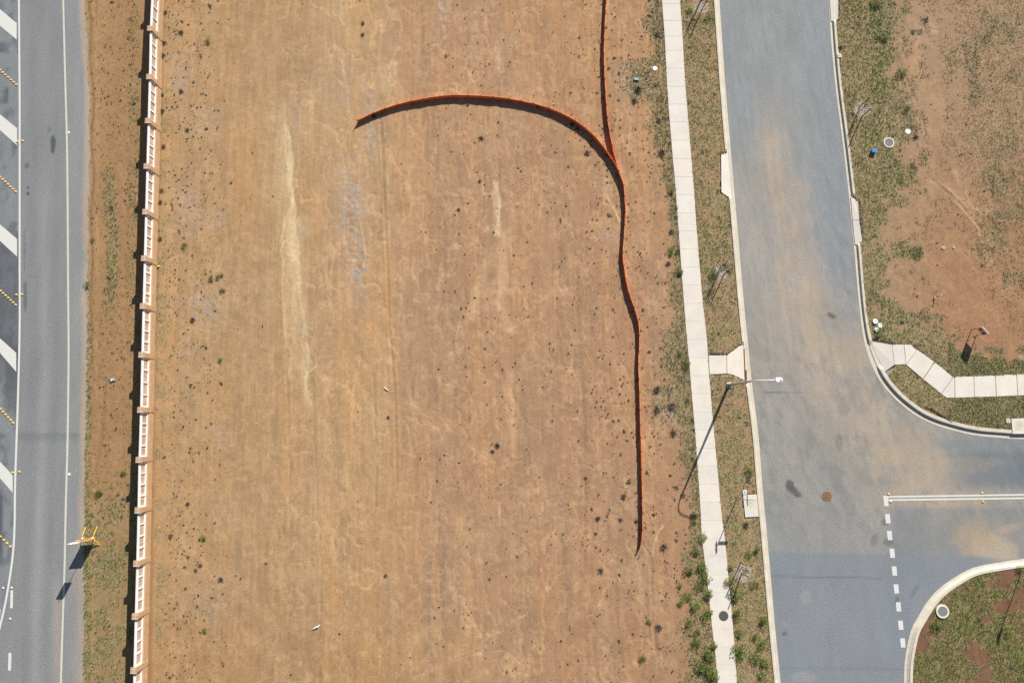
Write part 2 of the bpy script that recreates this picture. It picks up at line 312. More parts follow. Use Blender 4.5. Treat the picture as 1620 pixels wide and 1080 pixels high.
# ------------------------------------------------------------ materials
def mat(name, col=(.5,.5,.5), rough=.8, attr=False, nscale=0, namt=0, bump=0, bscale=30, bdist=.02, spec=.3, metal=0, transl=0, extra=None, objrand=0, n2=None):
    m = bpy.data.materials.new(name); m.use_nodes = True; t = m.node_tree; N = t.nodes; L = t.links
    b = N['Principled BSDF']; b.inputs['Roughness'].default_value = rough; b.inputs['Metallic'].default_value = metal
    b.inputs['Specular IOR Level'].default_value = spec
    if attr:
        a = N.new('ShaderNodeVertexColor'); a.layer_name = 'Col'; c = a.outputs[0]
    else:
        a = N.new('ShaderNodeRGB'); a.outputs[0].default_value = (*col, 1); c = a.outputs[0]
    geo = N.new('ShaderNodeNewGeometry')
    def mul(c, fac):
        mx = N.new('ShaderNodeMix'); mx.data_type = 'RGBA'; mx.blend_type = 'MULTIPLY'; mx.inputs[0].default_value = 1
        L.new(c, mx.inputs[6]); L.new(fac, mx.inputs[7]); return mx.outputs[2]
    def noise(sc, amt, det=4):
        n = N.new('ShaderNodeTexNoise'); n.inputs['Scale'].default_value = sc; n.inputs['Detail'].default_value = det; L.new(geo.outputs['Position'], n.inputs['Vector'])
        r = N.new('ShaderNodeMapRange'); r.inputs[1].default_value = .3; r.inputs[2].default_value = .7; r.inputs[3].default_value = 1-amt; r.inputs[4].default_value = 1+amt
        L.new(n.outputs[0], r.inputs[0]); return r.outputs[0]
    if namt: c = mul(c, noise(nscale, namt))
    if n2: c = mul(c, noise(*n2))
    if objrand:
        oi = N.new('ShaderNodeObjectInfo'); r = N.new('ShaderNodeMapRange'); r.inputs[3].default_value = 1-objrand; r.inputs[4].default_value = 1+objrand
        L.new(oi.outputs['Random'], r.inputs[0]); c = mul(c, r.outputs[0])
    if extra: c = extra(t, c)
    L.new(c, b.inputs['Base Color'])
    if bump:
        n = N.new('ShaderNodeTexNoise'); n.inputs['Scale'].default_value = bscale; n.inputs['Detail'].default_value = 5; L.new(geo.outputs['Position'], n.inputs['Vector'])
        bp = N.new('ShaderNodeBump'); bp.inputs['Strength'].default_value = bump; bp.inputs['Distance'].default_value = bdist
        L.new(n.outputs[0], bp.inputs['Height']); L.new(bp.outputs[0], b.inputs['Normal'])
    if transl:
        tr = N.new('ShaderNodeBsdfTranslucent'); L.new(c, tr.inputs[0]); mx = N.new('ShaderNodeMixShader'); mx.inputs[0].default_value = transl
        L.new(b.outputs[0], mx.inputs[1]); L.new(tr.outputs[0], mx.inputs[2]); L.new(mx.outputs[0], N['Material Output'].inputs[0])
    return m
M = {}
M['soil'] = mat('bare_soil', attr=True, rough=.98, nscale=4, namt=.05, n2=(13, .13, 3), bump=.42, bscale=10, bdist=.034, spec=.1)
M['asphalt'] = mat('asphalt', attr=True, rough=.92, nscale=9, namt=.07, n2=(15, .21, 2), bump=.6, bscale=16, bdist=.03, spec=.2)
M['concrete'] = mat('concrete', tuple(A(243,236,222)), rough=.9, nscale=1.2, namt=.035, n2=(9, .04), bump=.15, bscale=40, bdist=.01, objrand=.01, attr=False)
M['concrete_path'] = mat('footpath_concrete', attr=True, rough=.9, nscale=1.1, namt=.05, n2=(7, .045), bump=.15, bscale=40, bdist=.01)
M['kerb'] = mat('kerb_concrete', tuple(A(232,222,202)), rough=.9, nscale=1.4, namt=.09, n2=(9, .07), bump=.2, bscale=30, bdist=.01)
M['paint'] = mat('road_paint', tuple(A(238,238,230)), rough=.7, nscale=22, namt=.05, n2=(5, .03))
M['paint_old'] = mat('worn_road_paint', tuple(A(226,224,208)), rough=.75, nscale=22, namt=.08, n2=(3, .05))
def brick_extra(t, c):
    N = t.nodes; L = t.links; g = N.new('ShaderNodeNewGeometry'); sx = N.new('ShaderNodeSeparateXYZ'); L.new(g.outputs['Position'], sx.inputs[0])
    ad = N.new('ShaderNodeMath'); ad.operation = 'ADD'; L.new(sx.outputs[0], ad.inputs[0]); L.new(sx.outputs[1], ad.inputs[1])
    cb = N.new('ShaderNodeCombineXYZ'); L.new(ad.outputs[0], cb.inputs[0]); L.new(sx.outputs[2], cb.inputs[1])
    b = N.new('ShaderNodeTexBrick'); b.inputs['Scale'].default_value = 1; b.inputs['Brick Width'].default_value = .24; b.inputs['Row Height'].default_value = .086; b.inputs['Mortar Size'].default_value = .009
    b.inputs['Color1'].default_value = (*A(214,172,126), 1); b.inputs['Color2'].default_value = (*A(186,142,102), 1); b.inputs['Mortar'].default_value = (*A(216,192,160), 1)
    L.new(cb.outputs[0], b.inputs['Vector'])
    mx = N.new('ShaderNodeMix'); mx.data_type = 'RGBA'; mx.blend_type = 'MULTIPLY'; mx.inputs[0].default_value = 1; L.new(b.outputs[0], mx.inputs[6]); L.new(c, mx.inputs[7]); return mx.outputs[2]
M['brick'] = mat('tan_brick', (1,1,1), rough=.9, nscale=8, namt=.10, bump=.2, extra=brick_extra)
M['brick_cap'] = mat('brick_coping', tuple(A(214,176,140)), rough=.9, nscale=16, namt=.16, bump=.3)
M['mortar'] = mat('pale_mortar', tuple(A(236,216,196)), rough=.9, nscale=16, namt=.1)
M['white_metal'] = mat('white_powder_coat', (.74,.73,.72), rough=.5, nscale=2.2, namt=.10)
M['tan_slat'] = mat('tan_infill', attr=True, rough=.75, nscale=12, namt=.10)
M['orange'] = mat('orange_fence_fabric', (.72,.12,.018), rough=.8, nscale=12, namt=.25, transl=.06)
M['orange_hem'] = mat('orange_hem', (.95,.33,.10), rough=.6, nscale=14, namt=.12)
M['stake'] = mat('dark_timber_stake', (.09,.05,.03), rough=.9, nscale=30, namt=.2)
M['timber'] = mat('weathered_timber', (.22,.14,.08), rough=.9, nscale=30, namt=.2)
M['galv'] = mat('galvanised_steel', (.42,.42,.42), rough=.45, nscale=12, namt=.08, metal=.5)
M['white'] = mat('white_plastic', (.80,.80,.80), rough=.5, nscale=9, namt=.04)
M['grey'] = mat('grey_metal', (.16,.16,.17), rough=.6, nscale=14, namt=.1)
M['dark'] = mat('dark_grey_lid', (.085,.082,.08), rough=.75, nscale=40, namt=.15, bump=.3, bscale=50)
M['greylid'] = mat('grey_lid', (.20,.19,.185), rough=.8, nscale=30, namt=.12)
M['rust'] = mat('rusty_iron', (.21,.12,.065), rough=.9, nscale=7, namt=.35, n2=(30, .2, 3))
M['yellow'] = mat('yellow_paint', (.85,.44,.02), rough=.5, nscale=12, namt=.08)
M['marker'] = mat('yellow_marker', (.90,.55,.12), rough=.4)
M['blue'] = mat('blue_plastic', (.05,.24,.66), rough=.45, nscale=10, namt=.1)
M['teal'] = mat('pale_teal_plastic', (.25,.40,.40), rough=.5, nscale=10, namt=.1)
M['red'] = mat('faded_red_board', (.80,.32,.28), rough=.7, nscale=8, namt=.1)
M['maroon'] = mat('dark_red_lettering', (.07,.02,.02), rough=.7)
M['pink'] = mat('pale_pink_paint', (.75,.60,.60), rough=.7)
M['lime'] = mat('yellow_tape', (.70,.62,.12), rough=.6)
M['stone'] = mat('pale_rock', (.36,.31,.26), rough=.9, nscale=14, namt=.2)
M['leaf'] = mat('leaf', attr=True, rough=.7, nscale=20, namt=.12, objrand=.25, transl=.25)
M['grass'] = mat('grass_blades', attr=True, rough=.8, transl=.25)
M['pebble'] = mat('clods_and_pebbles', attr=True, rough=.95)
M['gap'] = mat('hole_shade', (.05,.045,.04), rough=1)  # near-black colour paints the shade inside the pipe rings
M['joint'] = mat('dusty_joint_base', tuple(A(212,201,182)), rough=1)

# ------------------------------------------------------------ ground: one sheet out to the horizon
def axis(a, b, st, far=2500):
    o = [b]; d = st
    while o[-1] < far: d *= 1.35; o.append(o[-1]+d)
    n = [a]; d = st
    while n[-1] > -far: d *= 1.35; n.append(n[-1]-d)
    return np.array(n[::-1][:-1]+list(np.arange(a, b+st/2, st))+o[1:])
def sheet(name, xs, ys, zf, cf, mt, warp=None, parent=None):
    X, Y = np.meshgrid(xs, ys)
    if warp: X, Y = warp(X, Y)
    x = X.ravel(); y = Y.ravel(); px, py = PJ(x, y)
    z = zf(x, y, px, py); c = cf(x, y, px, py)
    nx = X.shape[1]; ny = X.shape[0]; i = np.arange(ny-1)[:, None]*nx+np.arange(nx-1)[None, :]
    T = np.stack([i, i+1, i+nx+1, i+nx], -1).reshape(-1, 4)
    return np_mesh(name, np.stack([x, y, z], -1), T, mt, c, smooth=True, parent=parent)
g = sheet('ground', axis(-40, 42, .09), axis(-21, 36, .09), ground_z, ground_col, M['soil']); tag(g, kind='structure')

# ------------------------------------------------------------ roads
def curve_pts(pts, z, step=.5):
    """a smooth world line through surveyed points"""
    W = [np.array(P(*q, z)) for q in pts]; out = []
    for i in range(len(W)-1):
        p0 = W[max(i-1, 0)]; p1 = W[i]; p2 = W[i+1]; p3 = W[min(i+2, len(W)-1)]
        if np.hypot(*(p1-p0)) > 10: p0 = 2*p1-p2
        if np.hypot(*(p3-p2)) > 10: p3 = 2*p2-p1
        n = max(1, int(np.hypot(*(p2-p1))/step))
        if np.hypot(*(p2-p1)) > 12: 
            for k in range(n): out.append(p1+(p2-p1)*k/n)
            continue
        for k in range(n):
            t = k/n; out.append(.5*((2*p1)+(-p0+p2)*t+(2*p0-5*p1+4*p2-p3)*t*t+(-p0+3*p1-3*p2+p3)*t**3))
    out.append(W[-1]); return np.array(out)
def blob(px, py, x, y, rx, ry, rot=0):
    c, s = math.cos(rot), math.sin(rot); u = (px-x)*c+(py-y)*s; v = -(px-x)*s+(py-y)*c
    return (u/rx)**2+(v/ry)**2
LANE_W = ext([(30,0),(31,150),(31,400),(31,520),(28,640),(24,760),(23,830),(20,880),(10,945),(0,990),(-14,1040),(-30,1080)])
def road_col(x, y, px, py):
    def mix(c, col, m):
        m = np.clip(m, 0, 1)[..., None]; return c*(1-m)+np.asarray(col)*m
    c = np.zeros(np.shape(px)+(3,))+A(149,150,150)
    ln = ext([(66,0),(66,300),(68,560),(60,800),(52,1080)]); u = px-xat(py, ln)
    c = mix(c, A(168,168,165), .55*np.exp(-((u-3)/8.)**2)*ss(200, 420, py)); c = mix(c, A(138,142,146), .55*np.exp(-((u+14)/7.)**2)+.45*np.exp(-((u-22)/6.)**2))
    c = mix(c, A(158,159,159), ss(102, 106, px)*.6)
    med = ss(2, -2, px-xat(py, LANE_W)); c = mix(c, A(142,147,151), med*.8)
    c = mix(c, A(104,108,114), med*.95*ss(350, 400, py)*ss(640, 560, py)*(.5+.7*fbm(x*1.3, y*.6, 90))); c = mix(c, A(92,94,98), med*ss(5, 12, px)*ss(540, 560, py)*ss(670, 640, py)*.6)
    c = mix(c, A(96,98,102), .9*ss(7, 2, px)*ss(760, 790, py)*ss(900, 870, py))
    c = mix(c, A(120,124,128), .6*ss(688, 684, py)*ss(676, 684, py)*(px < 106)*(px > 28)*0+.45*ss(682, 686, py)*ss(704, 690, py)*(px > 28))
    stain = ss(.52, .75, fbm(x*2.4, y*1.2, 92)); c = mix(c, A(92,98,104), stain*med*.5)
    q = fbm(x*5, y*5, 94)*1.2
    for bx, by, rx, ry, k in ((84,228,4.2,14,.9),(44,297,2.2,3,.9),(44,306,2.8,3.5,.9),(40,468,3.2,24,.6),(43,262,4,5,.6),(4,75,6,8,.7),(8,150,6,16,.8),(22,230,4,20,.4),(78,205,4,6,.3),(39,395,1.8,30,.4)):
        c = mix(c, A(88,92,98), k*ss(1.5, .5, blob(px, py, bx, by, rx, ry)+q-.6))
    e = px-xat(py, ROAD_E); c = mix(c, A(190,172,152), ss(-13, -4, e+9*(fbm(x*.8, y*.35, 96)-.5))*np.clip(.55+.9*fbm(x*1.5, y*.6, 97), 0, 1))
    c = mix(c, A(184,168,150), .55*ss(880, 980, py)*np.exp(-((px-92)/8.)**2)); c = mix(c, A(176,166,156), ss(-26, -10, e)*ss(780, 900, py)*.55)
    c = c*(1+.16*(fbm(x*.7, y*.25, 98)-.5)+.14*(fbm(x*3, y*.4, 99)-.5))[..., None]
    return np.clip(c, .02, .8)
rW = P(-420, 540)[0]
ry = np.arange(-60, 70, .12); re_ = curve_pts(ROAD_E, G, .3)
def main_warp(U, Y):
    o = re_[np.argsort(re_[:, 1])]; xe = np.interp(Y, o[:, 1], o[:, 0])
    return rW+(xe+.10+.16*(fbm(Y*1.3, Y*0, 100)-.5)-rW)*U, Y
us = 1-np.concatenate([np.arange(0, 7.6, .12), np.arange(7.8, 30, .6)])/30.; us = np.append(us, 0)[::-1]
main_road = sheet('main_road', us, ry, lambda x, y, px, py: np.full(np.shape(x), G+.004), road_col, M['asphalt'], main_warp); tag(main_road, kind='structure')

def street_col(x, y, px, py):
    def mix(c, col, m):
        m = np.clip(m, 0, 1)[..., None]; return c*(1-m)+np.asarray(col)*m
    c = np.zeros(np.shape(px)+(3,))+A(156,159,160)
    kw = xat(py, KW); u = (px-kw)/165.
    c = mix(c, A(146,154,161), .7*np.exp(-((u-.98)/.16)**2)*ss(560, 480, py)); c = mix(c, A(150,158,166), .4*np.exp(-((u-.1)/.1)**2))
    c = mix(c, A(158,160,160), ss(300, 120, py)*.5)
    c = mix(c, A(160,158,153), ss(330, 600, py)*ss(885, 860, py)*.75)
    n = fbm(x*.45, y*.3, 110); n2 = fbm(x*1.7, y*1.0, 111)
    dust = [(1222,140),(1228,240),(1246,330),(1262,430),(1280,520),(1320,600),(1380,680),(1440,750),(1500,800),(1580,850)]
    d = dline(px+30*(n-.5), py+30*(n2-.5), dust)
    c = mix(c, A(190,174,154), .95*np.exp(-(d/(30+38*ss(300, 620, py)))**2)*(.45+.85*n2)*ss(120, 260, py))
    c = mix(c, A(178,169,156), .8*np.exp(-((px-(kw+18))/32.)**2)*ss(200, 300, py)*ss(760, 560, py)*(.3+n2))
    c = mix(c, A(166,160,152), .55*ss(560, 680, py)*ss(880, 780, py)*ss(1420, 1250, px)*ss(.42, .58, n2))
    c = mix(c, A(126,130,134), .30*ss(.5, .66, fbm(x*2.2+y*.9, y*1.0, 113, 6))*ss(450, 600, py)*ss(900, 800, py))
    c = mix(c, A(184,176,164), .30*ss(.52, .66, fbm(x*2.6+y*1.4, y*1.2, 114, 6))*ss(120, 420, py)*ss(860, 780, py))
    stx = ss(700, 560, py); c = c*(1+.15*(fbm(x*5+1.2*y, y*1.6, 117, 3)-.5)+.20*stx*(fbm(x*5.5+.55*y, y*.28, 121, 3)-.5)+.12*(fbm(x*9, y*9, 122, 2)-.5))[..., None]
    c = mix(c, A(118,128,136), .75*ss(700, 722, py)*ss(785, 760, py)*ss(1470, 1560, px)); c = mix(c, A(140,148,152), .6*ss(690, 700, py)*ss(716, 706, py)*ss(1450, 1500, px))
    c = mix(c, A(130,138,146), .6*ss(795, 810, py)*ss(1400, 1420, px)*(.6+.5*n))
    # older seal meets the newer one along a straight joint
    c = mix(c, A(144,150,157), .85*ss(873, 876, py+.03*(1300-px))*(.75+.3*n)); c = mix(c, A(112,118,126), .5*ss(2.2, .6, abs(py-913+.02*(1300-px)))*(px < 1400)); c = mix(c, A(124,130,138), .5*ss(2.2, .6, abs(py-1058))*(px < 1430))
    for bx, by, rx, ry_, rt, k, col in ((1572,866,44,20,.35,.62,(206,186,160)),(1600,835,24,7,-.3,.4,(204,180,150)),(1540,850,34,26,0,.55,(190,168,140)),(1425,778,18,6,0,.5,(196,172,140)),(1450,720,50,40,.5,.35,(190,170,146)),
        (1277,945,9,10,.4,.35,(182,172,160)),(1243,988,7,4,.4,.35,(190,168,140)),(1400,720,22,12,.6,.5,(194,176,150)),(1355,555,30,22,.7,.45,(196,176,148)),(1283,500,10,50,-.15,.4,(196,176,150)),(1272,1072,20,8,0,.3,(182,176,166)),(1530,735,60,14,0,.25,(184,170,150))):
        c = mix(c, A(*col), k*ss(1.5, .3, blob(px, py, bx, by, rx, ry_, rt)+.9*(fbm(x*1.6, y*1.6, 115)-.5)*2))
    q = .5*(fbm(x*6, y*6, 116)-.5)*2
    for bx, by, rx, ry_, rt, k, col in ((1251,768,7,9,0,.85,(98,98,98)),(1257,776,12,6.2,.85,.9,(104,104,104)),(1264,783,5.5,5,0,.7,(110,108,106)),(1317,499,7,3.4,.5,.8,(112,92,74)),(1242,1003,3.5,3,0,.8,(112,92,72)),(1319,487,2,3,0,0,(0,0,0)),(1318,925,3,3,0,.3,(110,110,116)),
        (1385,854,5,10,.3,.35,(96,100,108)),(1407,857,8,6,0,.5,(100,104,110)),(1420,950,3,7,.3,.5,(92,96,104)),(1448,936,4,12,.5,.35,(96,100,108)),(1328,700,6,14,0,.35,(112,114,116)),(1395,615,4,18,-.4,.35,(112,114,116)),(1340,640,12,18,.4,.25,(118,120,122)),(1225,620.5,14,1.3,-.02,.6,(104,108,112)),(1255,620,20,1.2,0,.3,(104,108,112)),(1402,826,7,5,0,.5,(96,98,102))):
        c = mix(c, A(*col), k*ss(1.4, .7, blob(px, py, bx, by, rx, ry_, rt)+q))
    c = c*(1+.14*(fbm(x*.6, y*.3, 118)-.5)+.12*(fbm(x*2.4, y*.8, 119)-.5))[..., None]
    return np.clip(c, .02, .8)
kw_ = curve_pts(KW, 0, .3); kwo = kw_[np.argsort(kw_[:, 1])]
def street_warp(U, Y): return np.interp(Y, kwo[:, 1], kwo[:, 0])-.25+U, Y
sx = np.concatenate([np.arange(0, 23.5, .12), np.arange(24, 90, 1.5)])
street = sheet('street', sx, np.arange(-60, 75, .12), lambda x, y, px, py: np.zeros(np.shape(x)), street_col, M['asphalt'], street_warp); tag(street, kind='structure')

def ribbon(name, pts, wpx, z, mt, parent, step=.5):
    c = curve_pts(pts, z, step) if len(pts) > 2 else np.array([P(*q, z) for q in pts]); hw = wpx*.0444
    t = np.gradient(c, axis=0); t /= np.hypot(t[:, 0], t[:, 1])[:, None]; n = np.stack([-t[:, 1], t[:, 0]], -1)*hw
    m = MB(); L = [tuple(p)+(z,) for p in c+n]; R_ = [tuple(p)+(z,) for p in c-n]; k = len(c)
    m.add(R_+L, [(i, i+1, k+i+1, k+i) for i in range(k-1)]); return m.build(name, mt, parent)
def quad(name, poly, z, mt, parent):
    m = MB(); p = [P(*q, z) for q in poly]; ar = sum(p[i][0]*p[(i+1) % len(p)][1]-p[(i+1) % len(p)][0]*p[i][1] for i in range(len(p)))
    if ar < 0: p = p[::-1]
    m.add([q+(z,) for q in p], [tuple(range(len(p)))]); return m.build(name, mt, parent)
zr = G+.010
ribbon('edge_line', ext([(100,0),(103,120),(106,230),(107,330),(108,480),(108.5,560),(107,690),(104,800),(102,900),(99,990),(96,1080)]), 1.5, zr, M['paint_old'], main_road)
ribbon('lane_line', LANE_W[:-1], 1.55, zr, M['paint'], main_road)
for a, b, c_, d in ((15,37,63,41),(181,203,230,206),(355,378,406,381),(535,558,588,558),(730,751,779,756)):
    xe = float(xat((b+c_)/2, LANE_W))-4
    quad('chevron_bar', [(-90,a-(b-a)*90/xe),(xe,b),(xe,c_),(-90,d-(c_-d)*90/xe)], zr, M['paint'], main_road)
quad('chevron_bar', [(-60,900),(1,964),(-2,990),(-60,940)], zr, M['paint'], main_road)
quad('lane_dash', [(16.5,933),(20.8,933),(20.3,961.5),(16,961.5)], zr, M['paint'], main_road); quad('lane_dash', [(13.4,1032),(18.2,1032),(17.3,1060),(12.6,1060)], zr, M['paint'], main_road)
quad('lane_dash', [(10,1131),(15,1131),(14,1160),(9,1160)], zr, M['paint'], main_road)
zs = .006
ribbon('centre_line', [(1404,785.6),(1500,784),(1620,782.2),(1760,780)], 1.35, zs, M['paint'], street)
ribbon('centre_line', [(1404,790.6),(1500,789.3),(1620,787.6),(1760,785.4)], 1.35, zs, M['paint'], street)
quad('line_end_bar', [(1397,783.8),(1404.3,783.8),(1406,800.3),(1399,800.3)], zs+.004, M['paint'], street)
for x, y in ((1400,812.7),(1403,839.3),(1407,867.3),(1410.5,895.3),(1413.5,923.5),(1417,952),(1420.5,981),(1423.8,1009)):
    quad('give_way_dash', [(x,y),(x+7.6,y),(x+9,y+14.6),(x+1.6,y+14.6)], zs, M['paint'], street)

# ------------------------------------------------------------ kerbs
def kerb(name, pts, prof, side, low, z=0, step=.35, wide=None):
    c = curve_pts(pts, z, step); t = np.gradient(c, axis=0); t /= np.hypot(t[:, 0], t[:, 1])[:, None]; n = np.stack([-t[:, 1], t[:, 0]], -1)*side
    px, py = PJ(c[:, 0], c[:, 1], z); k = len(prof); V = []; lw = np.ones(len(c)); wf = wide(py) if wide else np.ones(len(c)); n = n*wf[:, None]
    for y0, y1, h in low: lw = np.where((py > y0) & (py < y1), h, lw)
    for i in range(len(c)):
        for d, hz in prof: V.append((c[i, 0]+n[i, 0]*d, c[i, 1]+n[i, 1]*d, hz*(lw[i] if hz > .03 else 1)))
    fs = [(i*k+j, i*k+j+1, (i+1)*k+j+1, (i+1)*k+j) if side < 0 else (i*k+j, (i+1)*k+j, (i+1)*k+j+1, i*k+j+1) for i in range(len(c)-1) for j in range(k-1)]
    m = MB(); m.add(V, fs); o = m.build(name, M['kerb']); tag(o, kind='structure')
    # saw-cut joints
    dist = np.concatenate([[0], np.cumsum(np.hypot(*np.diff(c, axis=0).T))]); j = MB()
    for q in np.arange(1.0, dist[-1], 3.1):
        i = int(np.searchsorted(dist, q)); i = min(i, len(c)-2)
        tt = t[i]; top = prof[1:-1]
        vs = []
        for d, hz in top:
            h = hz*(lw[i] if hz > .03 else 1)+.002; b = c[i]+n[i]*d; vs += [(b[0]-tt[0]*.009, b[1]-tt[1]*.009, h), (b[0]+tt[0]*.009, b[1]+tt[1]*.009, h)]
        j.add(vs, [(2*a, 2*a+1, 2*a+3, 2*a+2) if side > 0 else (2*a, 2*a+2, 2*a+3, 2*a+1) for a in range(len(top)-1)])
    j.build('kerb_joint', M['joint'], o); return o
PR = [(0,-.10),(0,.008),(.10,.012),(.25,.006),(.275,.02),(.305,.135),(.325,.150),(.45,.152),(.465,.145),(.47,-.08)]
PRE = [(0,-.10),(0,.008),(.12,.012),(.145,.02),(.17,.135),(.19,.150),(.43,.152),(.445,.145),(.45,-.08)]
kerb('kerb', KW, PR, -1, [(243,312,.25),(543,606,.2)])
kerb('kerb', KE, [(0,-.10),(0,.008),(.12,.006),(.20,.004),(.215,.02),(.245,.112),(.26,.126),(.41,.128),(.425,.12),(.43,-.08)], 1, [(-40,32,.3),(312,388,.3),(548,588,.3)], wide=lambda py: 1+.42*ss(480, 590, py))
kerb('kerb', KS, [(0,-.10),(0,.008),(.16,.02),(.30,.10),(.34,.140),(.50,.145),(.515,.14),(.52,-.08)], -1, [])

# ------------------------------------------------------------ footpaths, crossings
def slabs(name, cells, z1=G+.028, z0=G-.16, mt=None):
    m = MB()
    for poly in cells:
        zz = [q[2] if len(q) > 2 else z1 for q in poly]; p = [P(q[0], q[1], h) for q, h in zip(poly, zz)]; n = len(p); cx = sum(q[0] for q in p)/n; cy = sum(q[1] for q in p)/n; out = []
        for i in range(n):                          # shrink every edge by half the joint
            out.append(p[i])
        k = random.uniform(.965, 1.02); warm = random.choice([-.003, 0, .008, .02])
        col = A(246,238,225)*k*np.array([1+warm, 1, 1-warm*1.5])
        q = []
        for x, y in out:
            d = math.hypot(x-cx, y-cy); f = (d-.008)/d; q.append((cx+(x-cx)*f, cy+(y-cy)*f))
        if min(zz) == max(zz): m.prism(q, z0, z1, c=col, bev=.006)
        else:
            if sum(q[i][0]*q[(i+1) % n][1]-q[(i+1) % n][0]*q[i][1] for i in range(n)) < 0: q = q[::-1]; zz = zz[::-1]
            m.add([(a, b, z0) for a, b in q]+[(a, b, h) for (a, b), h in zip(q, zz)], [(i, (i+1) % n, n+(i+1) % n, n+i) for i in range(n)]+[tuple(range(n, 2*n))], col)
    o = m.build(name, mt or M['concrete_path'], col=True); tag(o, kind='structure'); return o
ys = [-60-29*k for k in range(9, 0, -1)]+[-60,-32,-4,6,33,57.5,80,108,137,165,193,222,251]+[251+28.6*k for k in range(1, 42)]
cells = []
for a, b in zip(ys[:-1], ys[1:]):
    xa, xb, xc, xd = (float(xat(a, FL)), float(xat(b, FL)), float(xat(b, FR)), float(xat(a, FR)))
    cells.append([(xa,a),(xb,b),(xc,b),(xd,a)])
fo = slabs('footpath', cells)
m = MB(); bl = [P(float(xat(y, FL))+.8, y, G+.012) for y in range(-320, 1400, 40)]; br_ = [P(float(xat(y, FR))-.8, y, G+.012) for y in range(-320, 1400, 40)]
k = len(bl); m.add([q+(G+.012,) for q in bl+br_], [(i+1, i, k+i, k+i+1) for i in range(k-1)]); m.build('joint_base', M['joint'], fo)
slabs('footpath_crossing', [[(1121,562),(1122.6,592),(1150,591),(1149.5,562)], [(1150,562),(1150.5,591),(1158,592,.11),(1178,601,.05),(1175,546,.05),(1171,546,.06)]])
ec = [[(1376,539,.05),(1399.5,588,.05),(1415,577),(1411,545)], [(1411.5,545),(1415.5,577),(1433,576),(1430,545)], [(1430.5,545),(1433.5,576),(1450,554),(1441,545)],
 [(1451,553),(1434,577),(1460,599),(1478,572)], [(1479,573),(1461,600),(1489,622.5),(1508,596)], [(1508.5,596.2),(1489.7,623),(1497,629),(1510.5,629),(1510,597)],
 [(1510.5,596),(1511.3,629),(1541.5,628),(1540.5,595)], [(1541,595),(1542,628),(1576,627),(1574.5,593.5)], [(1575,593.5),(1576.7,627),(1610,625.5),(1608,592)], [(1608.6,592),(1610.7,625.5),(1644,624),(1642,590.5)], [(1642.6,590.5),(1644.6,624),(1680,622),(1678,589)]]
slabs('footpath_corner', ec)
slabs('driveway_crossing', [[(1141,245,.12),(1141.5,304,.12),(1152.5,312,.06),(1155.5,312,.045),(1151,243,.045),(1145.5,243,.07)]])
slabs('driveway_crossing', [[(1346,312,.045),(1352,314,.07),(1357.5,320,.12),(1359,348,.12),(1349,348,.045)], [(1349,348.6,.045),(1359,348.6,.12),(1364,381,.12),(1357.5,387,.07),(1353,387,.045)]])
slabs('driveway_crossing', [[(1309,-60,.045),(1326,-60,.12),(1326,30,.12),(1321,34,.08),(1315,34,.045)]])

# ------------------------------------------------------------ brick and panel boundary fence
ZT = G+1.5
caps = [(241,-32),(237.5,45),(236,121.5),(234,191),(232,263),(230,335),(228,408.5),(226,484),(224,561),(222,648),(219.5,727),(218,807),(216,891),(213.7,974.5),(211.5,1060),(209.5,1148)]
PW = [P(x, y, ZT+.05) for x, y in caps]
PW = [(PW[0][0]*2-PW[1][0], PW[0][1]*2-PW[1][1])]+PW
fence = empty('boundary_fence', (PW[8][0], PW[8][1], G)); tag(fence, 'long roadside boundary fence of tan brick piers with white framed panels', 'fence')
fo_ = fence.location
def rel(p): return (p[0]-fo_[0], p[1]-fo_[1])
mp = MB()
mp.box(0, 0, .72, .30, .32, 1.56); pier_me = None
for i, p in enumerate(PW):
    r = rel(p); a = MB(); a.box(r[0], r[1], .72, .30, .32, 1.60); o = a.build('pier', M['brick'], fence)
    c = MB(); c.box(r[0], r[1], 1.545, .40, .40, .05); c.build('pier_cap', M['brick_cap'], o)
    c = MB(); c.box(r[0], r[1]+.07, 1.574, .405, .03, .008); c.box(r[0]+.03, r[1], 1.5735, .04, .405, .008); c.box(r[0], r[1]-.16, 1.5733, .405, .04, .008); c.build('cap_mortar', M['mortar'], o)
for i in range(len(PW)-1):
    a, b = rel(PW[i]), rel(PW[i+1]); ang = math.atan2(b[1]-a[1], b[0]-a[0]); L = math.hypot(b[0]-a[0], b[1]-a[1])-.32; cx, cy = (a[0]+b[0])/2, (a[1]+b[1])/2
    ux, uy = math.cos(ang), math.sin(ang)
    bw = MB(); bw.box(cx, cy, .25, L, .23, .64, ang); lw = bw.build('low_wall', M['brick'], fence)
    cp = MB(); cp.box(cx, cy, .598, L, .25, .055, ang); cp.build('coping', M['brick_cap'], lw)
    n = 4 if L < 3.6 else 4; Lp = L-.03; fr = MB(); inf = MB()
    fr.box(cx, cy, .70, Lp, .13, .10, ang); fr.box(cx, cy, 1.42, Lp, .14, .085, ang, bev=.01)
    fr.box(cx, cy, 1.466, Lp, .05, .02, ang)
    wd = Lp/n
    for k in range(n+1):
        s = -Lp/2+k*wd+(.04 if k == 0 else -.04 if k == n else 0); fr.box(cx+ux*s, cy+uy*s, 1.065, .09, .125, .628, ang)
    for k in range(n):
        s0 = -Lp/2+k*wd+.05; cnt = 8; pw = (wd-.1)/cnt
        for j in range(cnt):
            s = s0+(j+.5)*pw; v = random.uniform(.75, 1.15); inf.box(cx+ux*s, cy+uy*s, 1.063, pw-.012 if j % 2 else pw+.002, .030 if j % 2 else .016, .63, ang, c=A(216,192,170)*v)
    pn = fr.build('panel', M['white_metal'], fence); inf.build('infill', M['tan_slat'], pn, col=True)

